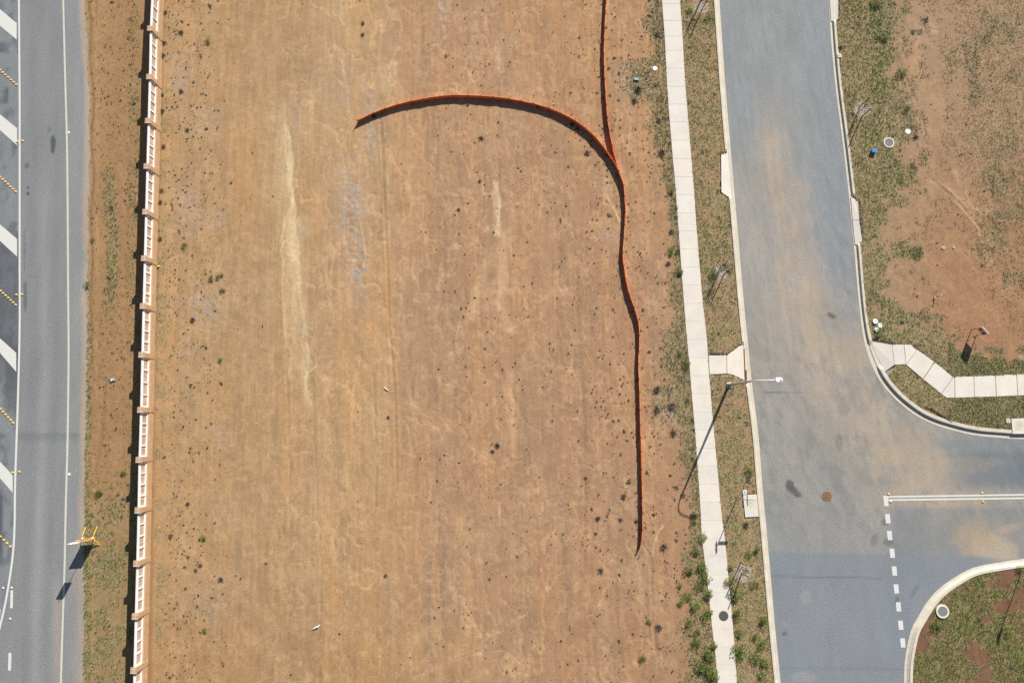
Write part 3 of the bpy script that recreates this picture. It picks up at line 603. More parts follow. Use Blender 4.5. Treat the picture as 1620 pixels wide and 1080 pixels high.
# ------------------------------------------------------------ orange silt fences
HS = .34
def silt(name, pts, label, tail=0):
    c = curve_pts(pts, G+HS, .22); o = empty(name, (c[0][0], c[0][1], G)); tag(o, label, 'silt fence', 'orange sediment fences')
    ox, oy = c[0]; dist = np.concatenate([[0], np.cumsum(np.hypot(*np.diff(c, axis=0).T))]); sp = 1.02
    V = []; n = len(c); t = np.gradient(c, axis=0); t /= np.hypot(t[:, 0], t[:, 1])[:, None]; nr = np.stack([-t[:, 1], t[:, 0]], -1); rows = [0, .13, .26, HS-.01]; hem = []
    for i in range(n):
        ph = math.sin(math.pi*((dist[i]/sp) % 1)); sag = .02*ph
        for j, h in enumerate(rows):
            q = .02*ph*math.sin(j*1.3+i*.13)+.012*(vn(dist[i]*2.1, j*1.7, 7)-.5)
            V.append((c[i][0]-ox+nr[i][0]*q, c[i][1]-oy+nr[i][1]*q, max(h-sag*(j == 3), 0)-(.04 if j == 0 else 0)))
        hem.append((V[-1][0], V[-1][1], V[-1][2]+.005))
    R_ = len(rows); fs = [(i*R_+j, i*R_+j+1, (i+1)*R_+j+1, (i+1)*R_+j) for i in range(n-1) for j in range(R_-1)]
    m = MB(); m.add(V, fs); m.build('fabric', M['orange'], o, smooth=True)
    h = MB(); h.tube(hem, .013, 5); h.build('hem', M['orange_hem'], o)
    k = 0
    for q in np.arange(0, dist[-1]+.01, sp):
        i = min(int(np.searchsorted(dist, q)), n-1); s = MB()
        x, y = c[i][0]-ox-nr[i][0]*.02*(-1), c[i][1]-oy+nr[i][1]*.02; lx, ly = random.uniform(-.02, .02), random.uniform(-.02, .02)
        s.tube([(x, y, -.1), (x+lx, y+ly, HS+.06+random.uniform(-.02, .05))], .024, 5); s.build('stake', M['stake'], o)
    return c
ARC = [(565,190),(600,174),(645,160.5),(700,151.5),(740,150.5),(790,153.5),(830,160),(868,170),(905,187),(930,205),(945,220),(960,239),(972,257),(981,275),(987,292),(988.5,310),(990,330),(989,350),(987,380),(985.5,405),(990,440),(996,465),(1005,490),(1011,515),(1012,545),(1010.5,575),(1012,620),(1013,670),(1014.5,720),(1016.5,790),(1017,830),(1015.5,855),(1012,871)]
silt('silt_fence', ARC, 'orange sediment fence curving across the bare lot then running down beside the footpath')
silt('silt_fence', [(962,-60),(960,-10),(957.5,30),(955.5,80),(956.5,115),(958.5,150),(962,190),(967,220),(973,248),(980,272)], 'short straight orange sediment fence coming from the top edge to meet the curved one')

# ------------------------------------------------------------ street lamp
x, y = P(1153, 609); t = empty('street_lamp', (x, y, G)); tag(t, 'tall galvanised street lamp on grass verge with arm reaching over the street', 'street lamp')
m = MB(); m.box(0, 0, .03, .34, .36, .10, .1, bev=.02); m.build('footing', M['concrete'], t)
m = MB(); m.box(0, 0, .10, .24, .24, .03, .3); [m.tube([(a, b, .11), (a, b, .16)], .015, 6) for a in (-.09,.09) for b in (-.09,.09)]; m.build('base_plate', M['galv'], t)
m = MB(); m.tube([(0,0,.10),(0,0,1.2),(0,0,3),(0,0,4.4)], [.105,.095,.072,.055], 14); m.tube([(.0,-.075,.55),(.0,-.082,.56)], .05, 10); m.build('pole', M['galv'], t, smooth=True)
m = MB(); m.tube([(0,0,4.38),(.05,0,4.62),(.2,0,4.86),(.5,.01,5.03),(.95,.02,5.13),(1.3,.03,5.18)], [.044,.042,.038,.034,.031,.03], 10); m.build('arm', M['white_metal'], t, smooth=True)
m = MB(); m.prism([(1.24,-.07),(1.30,-.125),(1.55,-.13),(1.66,-.09),(1.70,.03),(1.66,.14),(1.55,.185),(1.30,.18),(1.24,.12)], 5.13, 5.23, bev=.02); lu = m.build('luminaire', M['white'], t)
m = MB(); m.box(1.47, .03, 5.12, .26, .2, .015); m.build('diffuser', M['grey'], lu); m = MB(); m.tube([(1.58,.03,5.228),(1.58,.03,5.29)], .035, 12); m.build('photocell', M['grey'], lu)

# ------------------------------------------------------------ street name sign post
x, y = P(1166.5, 786); t = empty('street_name_sign', (x, y, G)); tag(t, 'slim grey street sign post with two crossed name blades by the footpath', 'street sign')
m = MB(); m.tube([(0,0,-.1),(0,0,2.02)], .028, 10); m.build('post', M['galv'], t, smooth=True)
m = MB(); m.box(.34, 0, 1.78, .62, .022, .14); m.build('name_blade', M['greylid'], t)
m = MB(); m.box(0.0, .0, 1.95, .022, .74, .13); m.build('name_blade', M['greylid'], t)
m = MB(); m.lathe(0, 0, [(.034,2.02),(.034,2.04),(0.001,2.05)], 10); m.build('post_cap', M['grey'], t)

# ------------------------------------------------------------ give-way sign in the corner bed
x, y = P(1614, 910); t = empty('give_way_sign', (x, y, G)); tag(t, 'triangular sign on a tall thin post in the planted corner island', 'road sign')
m = MB(); m.tube([(0,0,-.1),(0,0,2.5)], .03, 10); m.build('post', M['galv'], t, smooth=True)
m = MB(); vs = []; 
for dx in (.035, .045): vs += [(dx, -.34, 2.48), (dx, .34, 2.48), (dx, 0, 1.9)]
m.add(vs, [(0,2,1),(3,4,5),(0,1,4,3),(1,2,5,4),(2,0,3,5)]); sp_ = m.build('sign_plate', M['white'], t)
m = MB()
for a, b in (((-.34,2.48),(.34,2.48)),((.34,2.48),(0,1.9)),((0,1.9),(-.34,2.48))):
    m.tube([(.049,a[0]*.93,(a[1]-2.29)*.93+2.29),(.049,b[0]*.93,(b[1]-2.29)*.93+2.29)], .02, 4)
m.build('red_border', M['red'], sp_)

# ------------------------------------------------------------ portable roadwork sign by the main road
x, y = P(144, 851); t = empty('roadwork_sign', (x, y, G), .06); tag(t, 'portable roadside sign on yellow legs at the edge of the main road', 'road sign')
for sx_, lab in ((-.36, 0), (.40, 1)):
    m = MB(); m.tube([(sx_,.06,.42),(sx_,.35,.30),(sx_,.68,.06),(sx_+.03,.74,.03)], .026, 8); m.build('leg', M['yellow'], t, smooth=True)
m = MB(); m.tube([(.40,.0,.42),(.46,-.2,.22),(.54,-.44,.05),(.60,-.48,.03)], .026, 8); m.build('leg', M['yellow'], t, smooth=True)
m = MB(); m.tube([(-.36,.0,.42),(-.40,-.2,.22),(-.46,-.42,.05)], .018, 8); m.build('leg', M['grey'], t, smooth=True)
m = MB(); m.tube([(-.40,.03,.30),(.42,.03,.30)], .022, 8); m.tube([(-.40,0,1.12),(.42,0,1.12)], .022, 8); m.tube([(-.40,0,.25),(-.40,0,1.12)], .022, 8); m.tube([(.42,0,.25),(.42,0,1.12)], .022, 8); m.build('frame', M['yellow'], t, smooth=True)
m = MB(); m.box(.01, -.02, .70, .80, .02, .80); m.build('lower_board', M['rust'], t)
m = MB(); m.tube([(.12,-.03,.3),(.10,-.03,2.38)], .02, 8); m.build('mast', M['galv'], t, smooth=True)
m = MB(); m.box(.06, 0, 1.96, .50, .02, .62); m.build('upper_board', M['white'], t)
for sx_ in (-.30, .38):
    m = MB(); m.lathe(sx_, .06, [(.07,.40),(.085,.45),(.07,.52),(.03,.55),(.001,.555)], 12); m.build('sandbag' if 0 else 'clamp_cap', M['mortar'], t, smooth=True)

# ------------------------------------------------------------ lot sale sign
a = P(1537, 521); b = P(1545, 530); t = empty('lot_sign', (a[0], a[1], G)); tag(t, 'faded red and white board on two posts standing on the right hand lot', 'sign board')
dx, dy = b[0]-a[0], b[1]-a[1]; L = math.hypot(dx, dy); ang = math.atan2(dy, dx); tx = (.10, -.02)
for q in ((0, 0), (dx, dy)):
    m = MB(); m.box(q[0]+.0, q[1], .5, .045, .045, 1.2, ang); m.build('post', M['timber'], t)
m = MB(); m.box(dx/2+.03, dy/2-.02, .84, L+.12, .03, .62, ang); bd = m.build('board', M['red'], t)
ux, uy = math.cos(ang), math.sin(ang); nx_, ny_ = (uy, -ux)                 # camera-side normal
if nx_ > 0: nx_, ny_ = -nx_, -ny_
for s in (-.14, .14):
    m = MB(); m.box(dx/2+.03+ux*s+nx_*.019, dy/2-.02+uy*s+ny_*.019, .80, .13, .006, .20, ang); m.build('lettering', M['maroon'], bd)
m = MB(); m.box(dx/2+.03+nx_*.012, dy/2-.02+ny_*.012, 1.09, L+.125, .035, .15, ang); m.build('white_header', M['white'], bd)

# ------------------------------------------------------------ lids, rings, pits, boxes
def disc(name, px, py, rpx, label, cat, prof, mt, z=G, sub=None, group=None):
    x, y = P(px, py, z); r = rpx*.0444
    m = MB(); m.lathe(x, y, [(r*a, z+h) for a, h in prof], 36); o = m.build(name, mt, smooth=False)
    o.data.transform(Matrix.Translation((-x, -y, -z))); o.location = (x, y, z); tag(o, label, cat, group)
    if sub:
        n_, pr_, mt_ = sub; m = MB(); m.lathe(0, 0, [(r*a, h) for a, h in pr_], 36); m.build(n_, mt_, o)
    return o
disc('manhole_cover', 1144.5, 973.5, 7.3, 'dark grey round manhole cover set in the footpath', 'manhole cover', [(1.0,-.02),(1.0,.034),(.97,.038),(.9,.034),(.86,.040),(0.001,.040)], M['dark'])
disc('manhole_cover', 1308, 785, 7.8, 'rusty brown round manhole cover in the street asphalt', 'manhole cover', [(1.0,-.02),(1.0,.010),(.93,.014),(.90,.008),(.84,.014),(0.001,.014)], M['rust'], z=0)
disc('manhole', 1406, 226, 9.2, 'pale concrete ring with grey lid in the grass beside the blue box', 'manhole cover', [(1.0,-.05),(1.0,.03),(.97,.045),(.76,.045),(.74,.03)], M['concrete'], sub=('lid', [(.745,0),(.745,.032),(0.001,.035)], M['greylid']))
disc('manhole', 1490.5, 966.5, 10.2, 'white concrete ring with grey lid in the planted corner island', 'manhole cover', [(1.0,-.05),(1.0,.05),(.97,.065),(.74,.065),(.72,.05)], M['concrete'], sub=('lid', [(.725,0),(.725,.054),(0.001,.056)], M['greylid']))
disc('service_lid', 1036, 109, 4.1, 'small round white lid in dry weeds left of the footpath', 'lid', [(1.0,-.03),(1.0,.04),(.92,.055),(0.001,.06)], M['white'])
disc('service_lid', 1436, 208.5, 4.7, 'chipped white round lid beside a grey weed near bare soil', 'lid', [(1.0,-.03),(1.0,.03),(.92,.04),(.4,.042),(0.001,.04)], M['white'])
for (px, py, r), l in zip(((1384,508.5,4.1),(1391.5,515,3.7),(1386.3,521.5,3.3)), ('largest of three white rings beside the kerb, nearest the top', 'middle of three white rings, set furthest right from the kerb', 'lowest and smallest of three white rings beside the kerb')):
    disc('pipe_ring', px, py, r, l, 'ring', [(1.0,-.03),(1.0,.07),(.9,.085),(.5,.085),(.38,.06)], M['white'], sub=('hole', [(.40,.03),(0.001,.032)], M['gap']), group='white pipe rings by the kerb')
def pit(px, py, poly, circ, label):
    x, y = P(px, py, .15); t = empty('drain_pit', (x, y, .05)); tag(t, label, 'pit')
    m = MB(); m.prism([(P(*q, .16)[0]-x, P(*q, .16)[1]-y) for q in poly], -.1, .115, bev=.01); m.build('slab', M['concrete'], t)
    cx, cy = P(*circ[:2], .16); r = circ[2]*.0444
    m = MB(); m.lathe(cx-x, cy-y, [(r,.112),(r,.1165),(r*.97,.1168)], 40); m.lathe(cx-x, cy-y, [(r*.97,.1168),(r*.965,.1166),(.001,.1169)], 40); m.build('lid', M['greylid'] if 0 else M['kerb'], t)
    m = MB(); m.lathe(cx-x, cy-y, [(.03,.116),(.03,.120),(.001,.120)], 10)
    for k in (0, 1): q = P(circ[0]+(-6 if k else 9), circ[1]+7, .16); m.lathe(q[0]-x, q[1]-y, [(.025,.113),(.025,.119),(.001,.119)], 8)
    m.build('lifting_eye', M['grey'], t)
pit(1187, 797, [(1175.5,783),(1197,782),(1200.5,817),(1179,818)], (1187.5,795,7), 'white concrete stormwater pit in the left verge beside the thin sign post')
pit(1612, 673, [(1600,662),(1632,661),(1634,686),(1602,686)], (1612.5,673,7.6), 'white concrete stormwater pit on the corner verge at the right edge')
for (px, py, rt), l in zip(((1178.3,778.5,.05),(1595.4,665.5,-.03),(1328,88,.05)), ('small white square marker block touching the verge stormwater pit', 'small white square marker block in corner grass left of the pit', 'small white square marker block behind the kerb opposite, near the top')):
    x, y = P(px, py, .17); t = empty('marker_block', (x, y, G), rt); tag(t, l, 'marker block')
    m = MB(); m.box(0, 0, 0, .29, .29, .10, bev=.01); m.build('block', M['concrete'], t); m = MB(); m.box(0, 0, .052, .075, .075, .008); m.build('centre_plug', M['grey'], t)
x, y = P(1381, 240); t = empty('blue_box', (x, y, G), .12); tag(t, 'small bright blue plastic box on grass near the concrete ring', 'box')
m = MB(); m.box(0, 0, .09, .31, .24, .22, bev=.01); m.build('body', M['blue'], t); m = MB(); m.box(0, 0, .205, .335, .265, .025, bev=.008); m.box(0, 0, .222, .09, .03, .015); m.build('lid', M['blue'], t)
x, y = P(1006.3, 126); t = empty('meter_box', (x, y, G), -.02); tag(t, 'small pale teal meter box among weeds below the round white lid', 'meter box')
m = MB(); m.box(0, 0, .03, .32, .22, .12, bev=.01); m.build('body', M['grey'], t); m = MB(); m.box(0, .0, .098, .33, .19, .02, bev=.004); m.box(.0, 0, .11, .05, .03, .012); m.build('lid', M['teal'], t)

# ------------------------------------------------------------ pegs, sticks, litter
def peg(px, py, h, lean, top, label, r=.022, tape=None):
    x, y = P(px, py); t = empty('survey_peg', (x, y, G)); tag(t, label, 'peg', 'survey pegs')
    m = MB(); m.box(0, 0, 0, .04, .04, .1, .3); m.tube([(0,0,-.05),(lean[0]*.6,lean[1]*.6,h*.6)], r, 5); m.build('shaft', M['timber'], t)
    m = MB(); m.tube([(lean[0]*.6,lean[1]*.6,h*.6),(lean[0],lean[1],h)], r*1.25, 6); m.build('painted_top', top, t)
    if tape: m = MB(); m.tube([(0,0,.06),(.01,0,.13)], .05, 7); m.build('tape', tape, t)
peg(1028.3, 112, .5, (.02,.02), M['white'], 'white topped survey peg just left of the round white lid')
peg(1478, 471, .46, (.22,.12), M['pink'], 'leaning survey peg with pink top and yellow tape on bare soil', .028, M['lime'])
peg(1604.5, 568, .42, (.22,.12), M['white'], 'leaning white topped survey peg in dry grass near the right edge')
peg(1449, 207.5, .5, (.12,.08), M['pink'], 'pale topped survey peg right of the chipped white lid')
peg(1063.5, 612.5, .48, (.05,.03), M['white'], 'survey peg in weeds left of the footpath opposite the street lamp')
def stick(px, py, ang, L, label):
    x, y = P(px, py); m = MB(); m.tube([(-L/2,0,.02),(0,0,.045),(L/2,0,.09)], .022, 6); o = m.build('white_stick', M['mortar']); o.location = (x, y, G+.01); o.rotation_euler = (0, 0, ang); tag(o, label, 'stick')
stick(991.5, 134, .85, .30, 'short pale stick lying in weeds left of the teal meter box'); stick(1022, 137, 1.25, .26, 'short pale stick lying in weeds right of the teal meter box')
def rock(name, px, py, r, mt, label, cat='rock', sq=.22, z=G):
    x, y = P(px, py); m = MB(); n = 12; vs = []; fs = []
    for i, (rr, zz) in enumerate(((.95,-.2),(1,.2),(.75,.7),(.35,.92))):
        vs += [(r*rr*(.8+.35*random.random())*math.cos(2*math.pi*k/n), r*rr*(.8+.35*random.random())*math.sin(2*math.pi*k/n), r*sq*zz) for k in range(n)]
    fs = [(i*n+k, i*n+(k+1) % n, (i+1)*n+(k+1) % n, (i+1)*n+k) for i in range(3) for k in range(n)]+[tuple(3*n+k for k in range(n))]
    m.add(vs, fs); o = m.build(name, mt); o.location = (x, y, G+.01); tag(o, label, cat); return o
rock('rock', 1492, 392.5, .17, M['stone'], 'larger pale flat rock on the bare soil of the right hand lot'); rock('rock', 1509, 392, .12, M['stone'], 'smaller pale rock just right of the larger flat rock')
m = MB(); pts = [(-.26,-.14,.03),(-.1,-.06,.06),(.03,.02,.04),(.14,.05,.07),(.26,.15,.03)]
for (a, b), wd in zip(zip(pts[:-1], pts[1:]), (.03,.055,.06,.04)): m.tube([a, b], [wd*.6, wd], 5)
o = m.build('crumpled_wrapper', M['white']); o.location = (*P(500, 991.5), G); tag(o, 'crumpled white wrapper lying alone on the bare lot', 'litter')
m = MB(); m.tube([(-.16,.12,.02),(0,0,.05),(.12,-.10,.03)], [.02,.03,.015], 5); m.tube([(0,0,.04),(.18,-.13,.02)], [.02,.01], 5); o = m.build('torn_strip', M['white']); o.location = (*P(611, 615), G); tag(o, 'small torn white strip on the middle of the bare lot', 'litter')
x, y = P(178.5, 600); t = empty('broken_panel', (x, y, G), .25); tag(t, 'small grey broken panel on the dirt strip beside the main road', 'litter')
m = MB(); m.box(0, 0, .04, .36, .30, .05, bev=.01); m.build('plate', M['greylid'], t); m = MB(); m.box(-.02, .03, .072, .20, .06, .02); m.box(-.08, -.05, .072, .05, .14, .02); m.box(.08, -.06, .072, .1, .05, .02); m.build('ribs', M['white'], t)
m = MB(); m.tube([(-.1,.02,.02),(0,0,.07),(.1,.05,.02)], [.04,.06,.03], 6); o = m.build('yellow_wrapper', M['lime']); o.location = (*P(251.5, 422), G+.01); tag(o, 'yellow wrapper at the foot of the brick wall', 'litter')
for px, py, l in ((592/4+0, 270+115/4, 'upper'),):
    pass
for px, py, l in ((108.5,210,'pink paint blob on the main road edge line in the upper left'), (109.5,750,'pink paint blob on the main road edge line lower down')):
    m = MB(); m.lathe(0, 0, [(.11,0),(.10,.012),(.001,.02)], 9); o = m.build('paint_blob', M['pink']); o.location = (*P(px, py), G+.012); tag(o, l, 'paint blob')

m = MB(); q_ = [P(a, b, G) for a, b in ((1463,642),(1474,646),(1486,654),(1496,659.5),(1507,667))]; x, y = q_[2]
m.tube([(a-x, b-y, .045) for a, b in q_], [.015,.03,.035,.03,.012], 6); o = m.build('dark_strip', M['stake']); o.location = (x, y, G); tag(o, 'thin dark curved strip lying in the corner grass beside the kerb', 'thin_strip')  # dark tube drawn for a thin dark line of unknown kind
# raised road markers
mk = MB(); mk.box(0, 0, .018, .11, .10, .036, bev=.015); mk = mk.build('road_marker', M['marker']); first = [True]
def marker(px, py, z, label, group, mt=None):
    if first[0]: o = mk; first[0] = False
    else: o = mk.copy(); COL.objects.link(o)
    x, y = P(px, py, z); o.location = (x, y, z+.004); o.rotation_euler = (0, 0, random.uniform(-.2, .2)); tag(o, label, 'road marker', group)
    o.scale = (1.35, 1.1, 1)
rows = [((0,111),(26,134),7,'uppermost'),((0,280),(25,303),7,'second from top'),((1,460),(25,482),7,'middle'),((1,646.5),(21,668.5),6,'fourth from top'),((1,848),(16.5,864),4,'lowest')]
for (a, b, n, wd) in rows:
    for k in range(n):
        f = k/(n-1); marker(a[0]+(b[0]-a[0])*f, a[1]+(b[1]-a[1])*f, G+.004, 'yellow raised marker in the %s diagonal row between white chevron bars' % wd, 'yellow markers, %s row' % wd)
for px, py, l in ((27.5,224,'yellow raised marker left of lane line at the second chevron bar'),(36,223,'yellow raised marker right of lane line at the second chevron bar'),(26,466,'yellow raised marker left of lane line above the middle row'),(35,465.5,'yellow raised marker right of lane line above the middle row'),(20,747,'yellow raised marker left of lane line at the fifth chevron bar'),(31,746,'yellow raised marker right of lane line at the fifth chevron bar')):
    marker(px, py, G+.012, l, 'yellow markers beside the lane line')
for px, py, l in ((1406,781.3,'yellow raised marker above the left end of the double centre line'),(1409,793,'yellow raised marker below the left end of the double centre line'),(1553.5,779.3,'yellow raised marker above the double centre line near the right edge'),(1555,793,'yellow raised marker below the double centre line near the right edge')):
    marker(px, py, .004, l, 'yellow markers on the side street')
wm = MB(); wm.box(0, 0, .018, .11, .10, .036, bev=.015); wm = wm.build('road_marker', M['white'])
for i, (px, py, l) in enumerate(((5.5,929.5,'white raised marker left of the curving white line'),(18.5,929,'white raised marker just above the upper lane dash'),(16.5,978,'white raised marker between the two lane dashes'))):
    o = wm if i == 0 else wm.copy()
    if i: COL.objects.link(o)
    x, y = P(px, py, G); o.location = (x, y, G+.008); tag(o, l, 'road marker', 'white markers on the main road')

# ------------------------------------------------------------ street trees with their stakes
def leafcloud(m, cx, cy, cz, r, h, n, cols, sz):
    for _ in range(n):
        a = random.uniform(0, 6.283); q = r*math.sqrt(random.random()); z = cz+h*(random.random()-.5)*math.sqrt(max(0, 1-(q/r)**2)); x = cx+q*math.cos(a); y = cy+q*math.sin(a)
        d = Vector((random.uniform(-1,1), random.uniform(-1,1), random.uniform(-.4,.6))).normalized(); s = d.cross(Vector((random.uniform(-1,1), random.uniform(-1,1), 1))).normalized()
        L = sz*random.uniform(.6, 1.3); p = Vector((x, y, z)); c = np.array(random.choice(cols))*random.uniform(.7, 1.25)
        m.add([p-d*L, p+s*L*.4, p+d*L, p-s*L*.4], [(0,1,2,3)], c)
GREEN = [A(96,118,58), A(74,98,46), A(124,136,70)]
def young_tree(px, py, h, cr, label, n=90):
    x, y = P(px, py); t = empty('young_tree', (x, y, G)); tag(t, label, 'tree', 'newly planted street trees')
    m = MB(); m.tube([(0,0,-.05),(.02,.01,h*.4),(-.01,.02,h*.75),(.02,0,h)], [.022,.018,.013,.006], 7)
    for k in range(7):
        a = random.uniform(0, 6.28); z = h*random.uniform(.45, .92); L = cr*random.uniform(.6, 1); m.tube([(0,.01,z),(L*.5*math.cos(a),L*.5*math.sin(a),z+.10),(L*math.cos(a),L*math.sin(a),z+.16)], [.008,.006,.003], 5)
    m.build('trunk', M['timber'], t)
    m = MB(); leafcloud(m, 0, 0, h*.74, cr, h*.55, n, GREEN, .055); m.build('crown', M['leaf'], t, col=True)
def tstake(px, py, h, label, lean=(0,0)):
    x, y = P(px, py); m = MB(); m.tube([(0,0,-.1),(lean[0],lean[1],h)], .040, 5); o = m.build('tree_stake', M['timber']); o.location = (x, y, G); tag(o, label, 'stake', 'wooden stakes beside young trees')
for px, py, h, cr, n, place, st in ((1106,9,1.25,.22,70,'verge tree at the top edge',[((1107.5,2),1.35),((1112,12),1.4)]),
    (1139,429,1.3,.30,130,'verge tree just above the footpath crossing',[((1139.5,422.5),1.35),((1145.5,433.5),1.35)]),
    (1171.5,898,1.2,.2,50,'lowest verge tree',[((1171.5,889),1.35),((1173.5,906.5),1.35)]),
    (1360,176,1.2,.18,50,'tree on the right hand verge',[((1361,168),1.35),((1363.5,185),1.35)])):
    young_tree(px, py, h, cr, 'thin leafy sapling in a mulch patch, the '+place, n)
    for k, ((sx_, sy_), sh) in enumerate(st):
        tstake(sx_, sy_, sh, '%s of two wooden stakes at the %s' % ('upper' if k == 0 else 'lower', place), (random.uniform(-.04,.06), random.uniform(-.03,.03)))

# ------------------------------------------------------------ grass, weeds, clods
def blades(n, x, y, z, rad, hgt, col, nb=6, wdt=.018, seed=1, spread=1.0):
    """n tufts of nb blades each -> V, T, C"""
    r = np.random.default_rng(seed)
    a = r.uniform(0, 2*np.pi, (n, nb)); L = rad[:, None]*r.uniform(.45, 1.1, (n, nb)); h = hgt[:, None]*r.uniform(.4, 1.1, (n, nb)); w_ = wdt*r.uniform(.7, 1.4, (n, nb))
    o = rad[:, None]*.25*spread; bx = x[:, None]+o*r.normal(size=(n, nb)); by = y[:, None]+o*r.normal(size=(n, nb)); bz = np.repeat(z[:, None], nb, 1)-.01
    dx, dy = np.cos(a), np.sin(a); V = np.empty((n, nb, 3, 3))
    V[..., 0, 0] = bx-dy*w_; V[..., 0, 1] = by+dx*w_; V[..., 0, 2] = bz
    V[..., 1, 0] = bx+dy*w_; V[..., 1, 1] = by-dx*w_; V[..., 1, 2] = bz
    V[..., 2, 0] = bx+dx*L; V[..., 2, 1] = by+dy*L; V[..., 2, 2] = bz+h
    C = col[:, None, None, :]*r.uniform(.75, 1.25, (n, nb, 1, 1)); C = np.broadcast_to(C, (n, nb, 3, 3))
    return V.reshape(-1, 3), np.arange(n*nb*3).reshape(-1, 3), C.reshape(-1, 3)
def scatter(n, box, dens, seed):
    r = np.random.default_rng(seed); (x0, y0), (x1, y1) = P(box[0], box[3]), P(box[2], box[1])
    a, b = P(box[0], box[1]), P(box[2], box[3]); x0 = min(x0, a[0]); x1 = max(x1, b[0])
    x = r.uniform(x0, x1, n); y = r.uniform(y0, y1, n); px, py = PJ(x, y)
    k = r.random(n) < dens(px, py); return x[k], y[k], px[k], py[k], r
STRAW = A(242,228,182); OLIVE = A(190,188,128); DRY = A(214,196,154); GRN = A(148,170,92); DARKW = A(96,96,76); GREYW = A(128,124,108)
LIFT = 1.55
def grass_obj(name, n, box, dmul, label, seed, rad=(.05,.10), hgt=(.04,.09), nb=6, green=None, clip=None, pal=None):
    def dn(px, py):
        d = grass_density(px, py)*dmul
        for mx, my, r_ in MULCH: d = np.where(np.hypot(px-mx, py-my) < r_, d*.15, d)
        if clip is not None: d = np.where(clip(px, py), d, 0)
        return d
    x, y, px, py, r = scatter(n, box, dn, seed); k = len(x)
    q = fbm(x*.8, y*.8, seed+3); q2 = fbm(x*2.5, y*2.5, seed+5); u = r.random(k)[:, None]
    st, ol, dr, gr = pal or (STRAW, OLIVE, DRY, GRN)
    q3 = fbm(x*1.3, y*1.0, seed+9, 4); u2 = u+1.5*(q3[:, None]-.5); c = np.where(u2 < .36, dr, np.where(u2 < .66, st, ol)); g_ = green(px, py, q) if green else ss(.5, .65, q)*.3
    c = np.where((r.random(k) < g_)[:, None], gr, c); c = np.where((r.random(k) < .12*ss(.4, .6, q2)*2)[:, None], DARKW, c)
    c = c*(.68+.6*q2)[:, None]*(LIFT if pal else 1)
    V, T, C = blades(k, x, y, ground_z(x, y), r.uniform(*rad, k), r.uniform(*hgt, k), c, nb, seed=seed)
    o = np_mesh(name, V, T, M['grass'], np.clip(C, .005, .9)); tag(o, label, 'grass', kind='stuff'); return o
grass_obj('verge_grass', 112000, (1030,-170,1280,1260), 1, 'straw coloured dry grass filling the verge between footpath and street kerb', 201, clip=lambda px, py: (px > xat(py, FR)-1) & (px < xat(py, KW)-9),
    green=lambda px, py, q: .15+.45*ss(.55, .7, q)+.25*ss(830, 900, py))
grass_obj('path_edge_grass', 112000, (930,-170,1150,1260), 1, 'sparse grey green grass along the left edge of the footpath', 211, clip=lambda px, py: px < xat(py, FL)+1,
    pal=(A(186,170,126), A(136,130,92), A(150,136,106), A(104,116,66)), green=lambda px, py, q: .2+.3*ss(.5, .65, q))
GX = lambda px, py: ss(20, 5, dline(px, py, [(1345,0),(1392,30),(1400,90),(1390,140),(1380,220)]))*.9
grass_obj('lot_grass', 82000, (1270,-170,1500,702), 1, 'olive patchy grass along the right hand lot behind the kerb', 221, clip=lambda px, py: (py < 702) & ((px < 1470) | ((px <= 1500) & inpoly(px, py, GRASS_R))) & ~inpoly(px, py, EPATH) & ~inpoly(px, py, STREET),
    green=lambda px, py, q: .28+.4*ss(.5, .65, q)+GX(px, py))
grass_obj('corner_grass', 60000, (1490,480,1790,702), 1, 'thick olive grass around the bent corner footpath', 226, clip=lambda px, py: (px > 1500) & inpoly(px, py, GRASS_R) & ~inpoly(px, py, EPATH) & ~inpoly(px, py, STREET), green=lambda px, py, q: .3+.2*ss(.5, .65, q))
grass_obj('dry_stubble', 300000, (1400,-170,1790,560), .72, 'sparse brown stubble over the bare right hand lot', 231, clip=lambda px, py: (px > 1440) & ~inpoly(px, py, GRASS_R), pal=(A(160,140,108), A(100,92,70), A(134,114,88), A(108,110,76)), nb=4, rad=(.035,.08), hgt=(.03,.07))
grass_obj('island_grass', 56000, (1420,870,1790,1260), 1, 'green and brown grass in the planted corner island', 241, clip=lambda px, py: inpoly(px, py, [(x+13, y+9) for x, y in KS]+[(2600,1700)]),
    pal=(A(160,150,84), A(124,130,64), A(136,112,84), A(108,134,56)), green=lambda px, py, q: .25+.5*ss(.45, .6, q))
grass_obj('roadside_grass', 107000, (125,-170,232,1260), .8, 'thin olive grass on the dirt strip between main road and brick fence', 251, clip=lambda px, py: (px > xat(py, ROAD_E)-1) & (px < xat(py, [(250,0),(238,560),(230,1080)])-3),
    pal=(A(176,158,104), A(128,122,66), A(138,116,74), A(112,134,52)), green=lambda px, py, q: .15+.3*ss(.5, .65, q)+.4*ss(10, 2, px-xat(py, ROAD_E)))
grass_obj('wall_foot_grass', 74000, (235,-170,420,1260), .6, 'grey green wisps along the foot of the brick fence', 261, clip=lambda px, py: px > xat(py, [(256,0),(243,560),(235,1080)])+1,
    pal=(A(184,162,112), A(140,132,92), A(160,140,104), A(112,120,70)), nb=5)

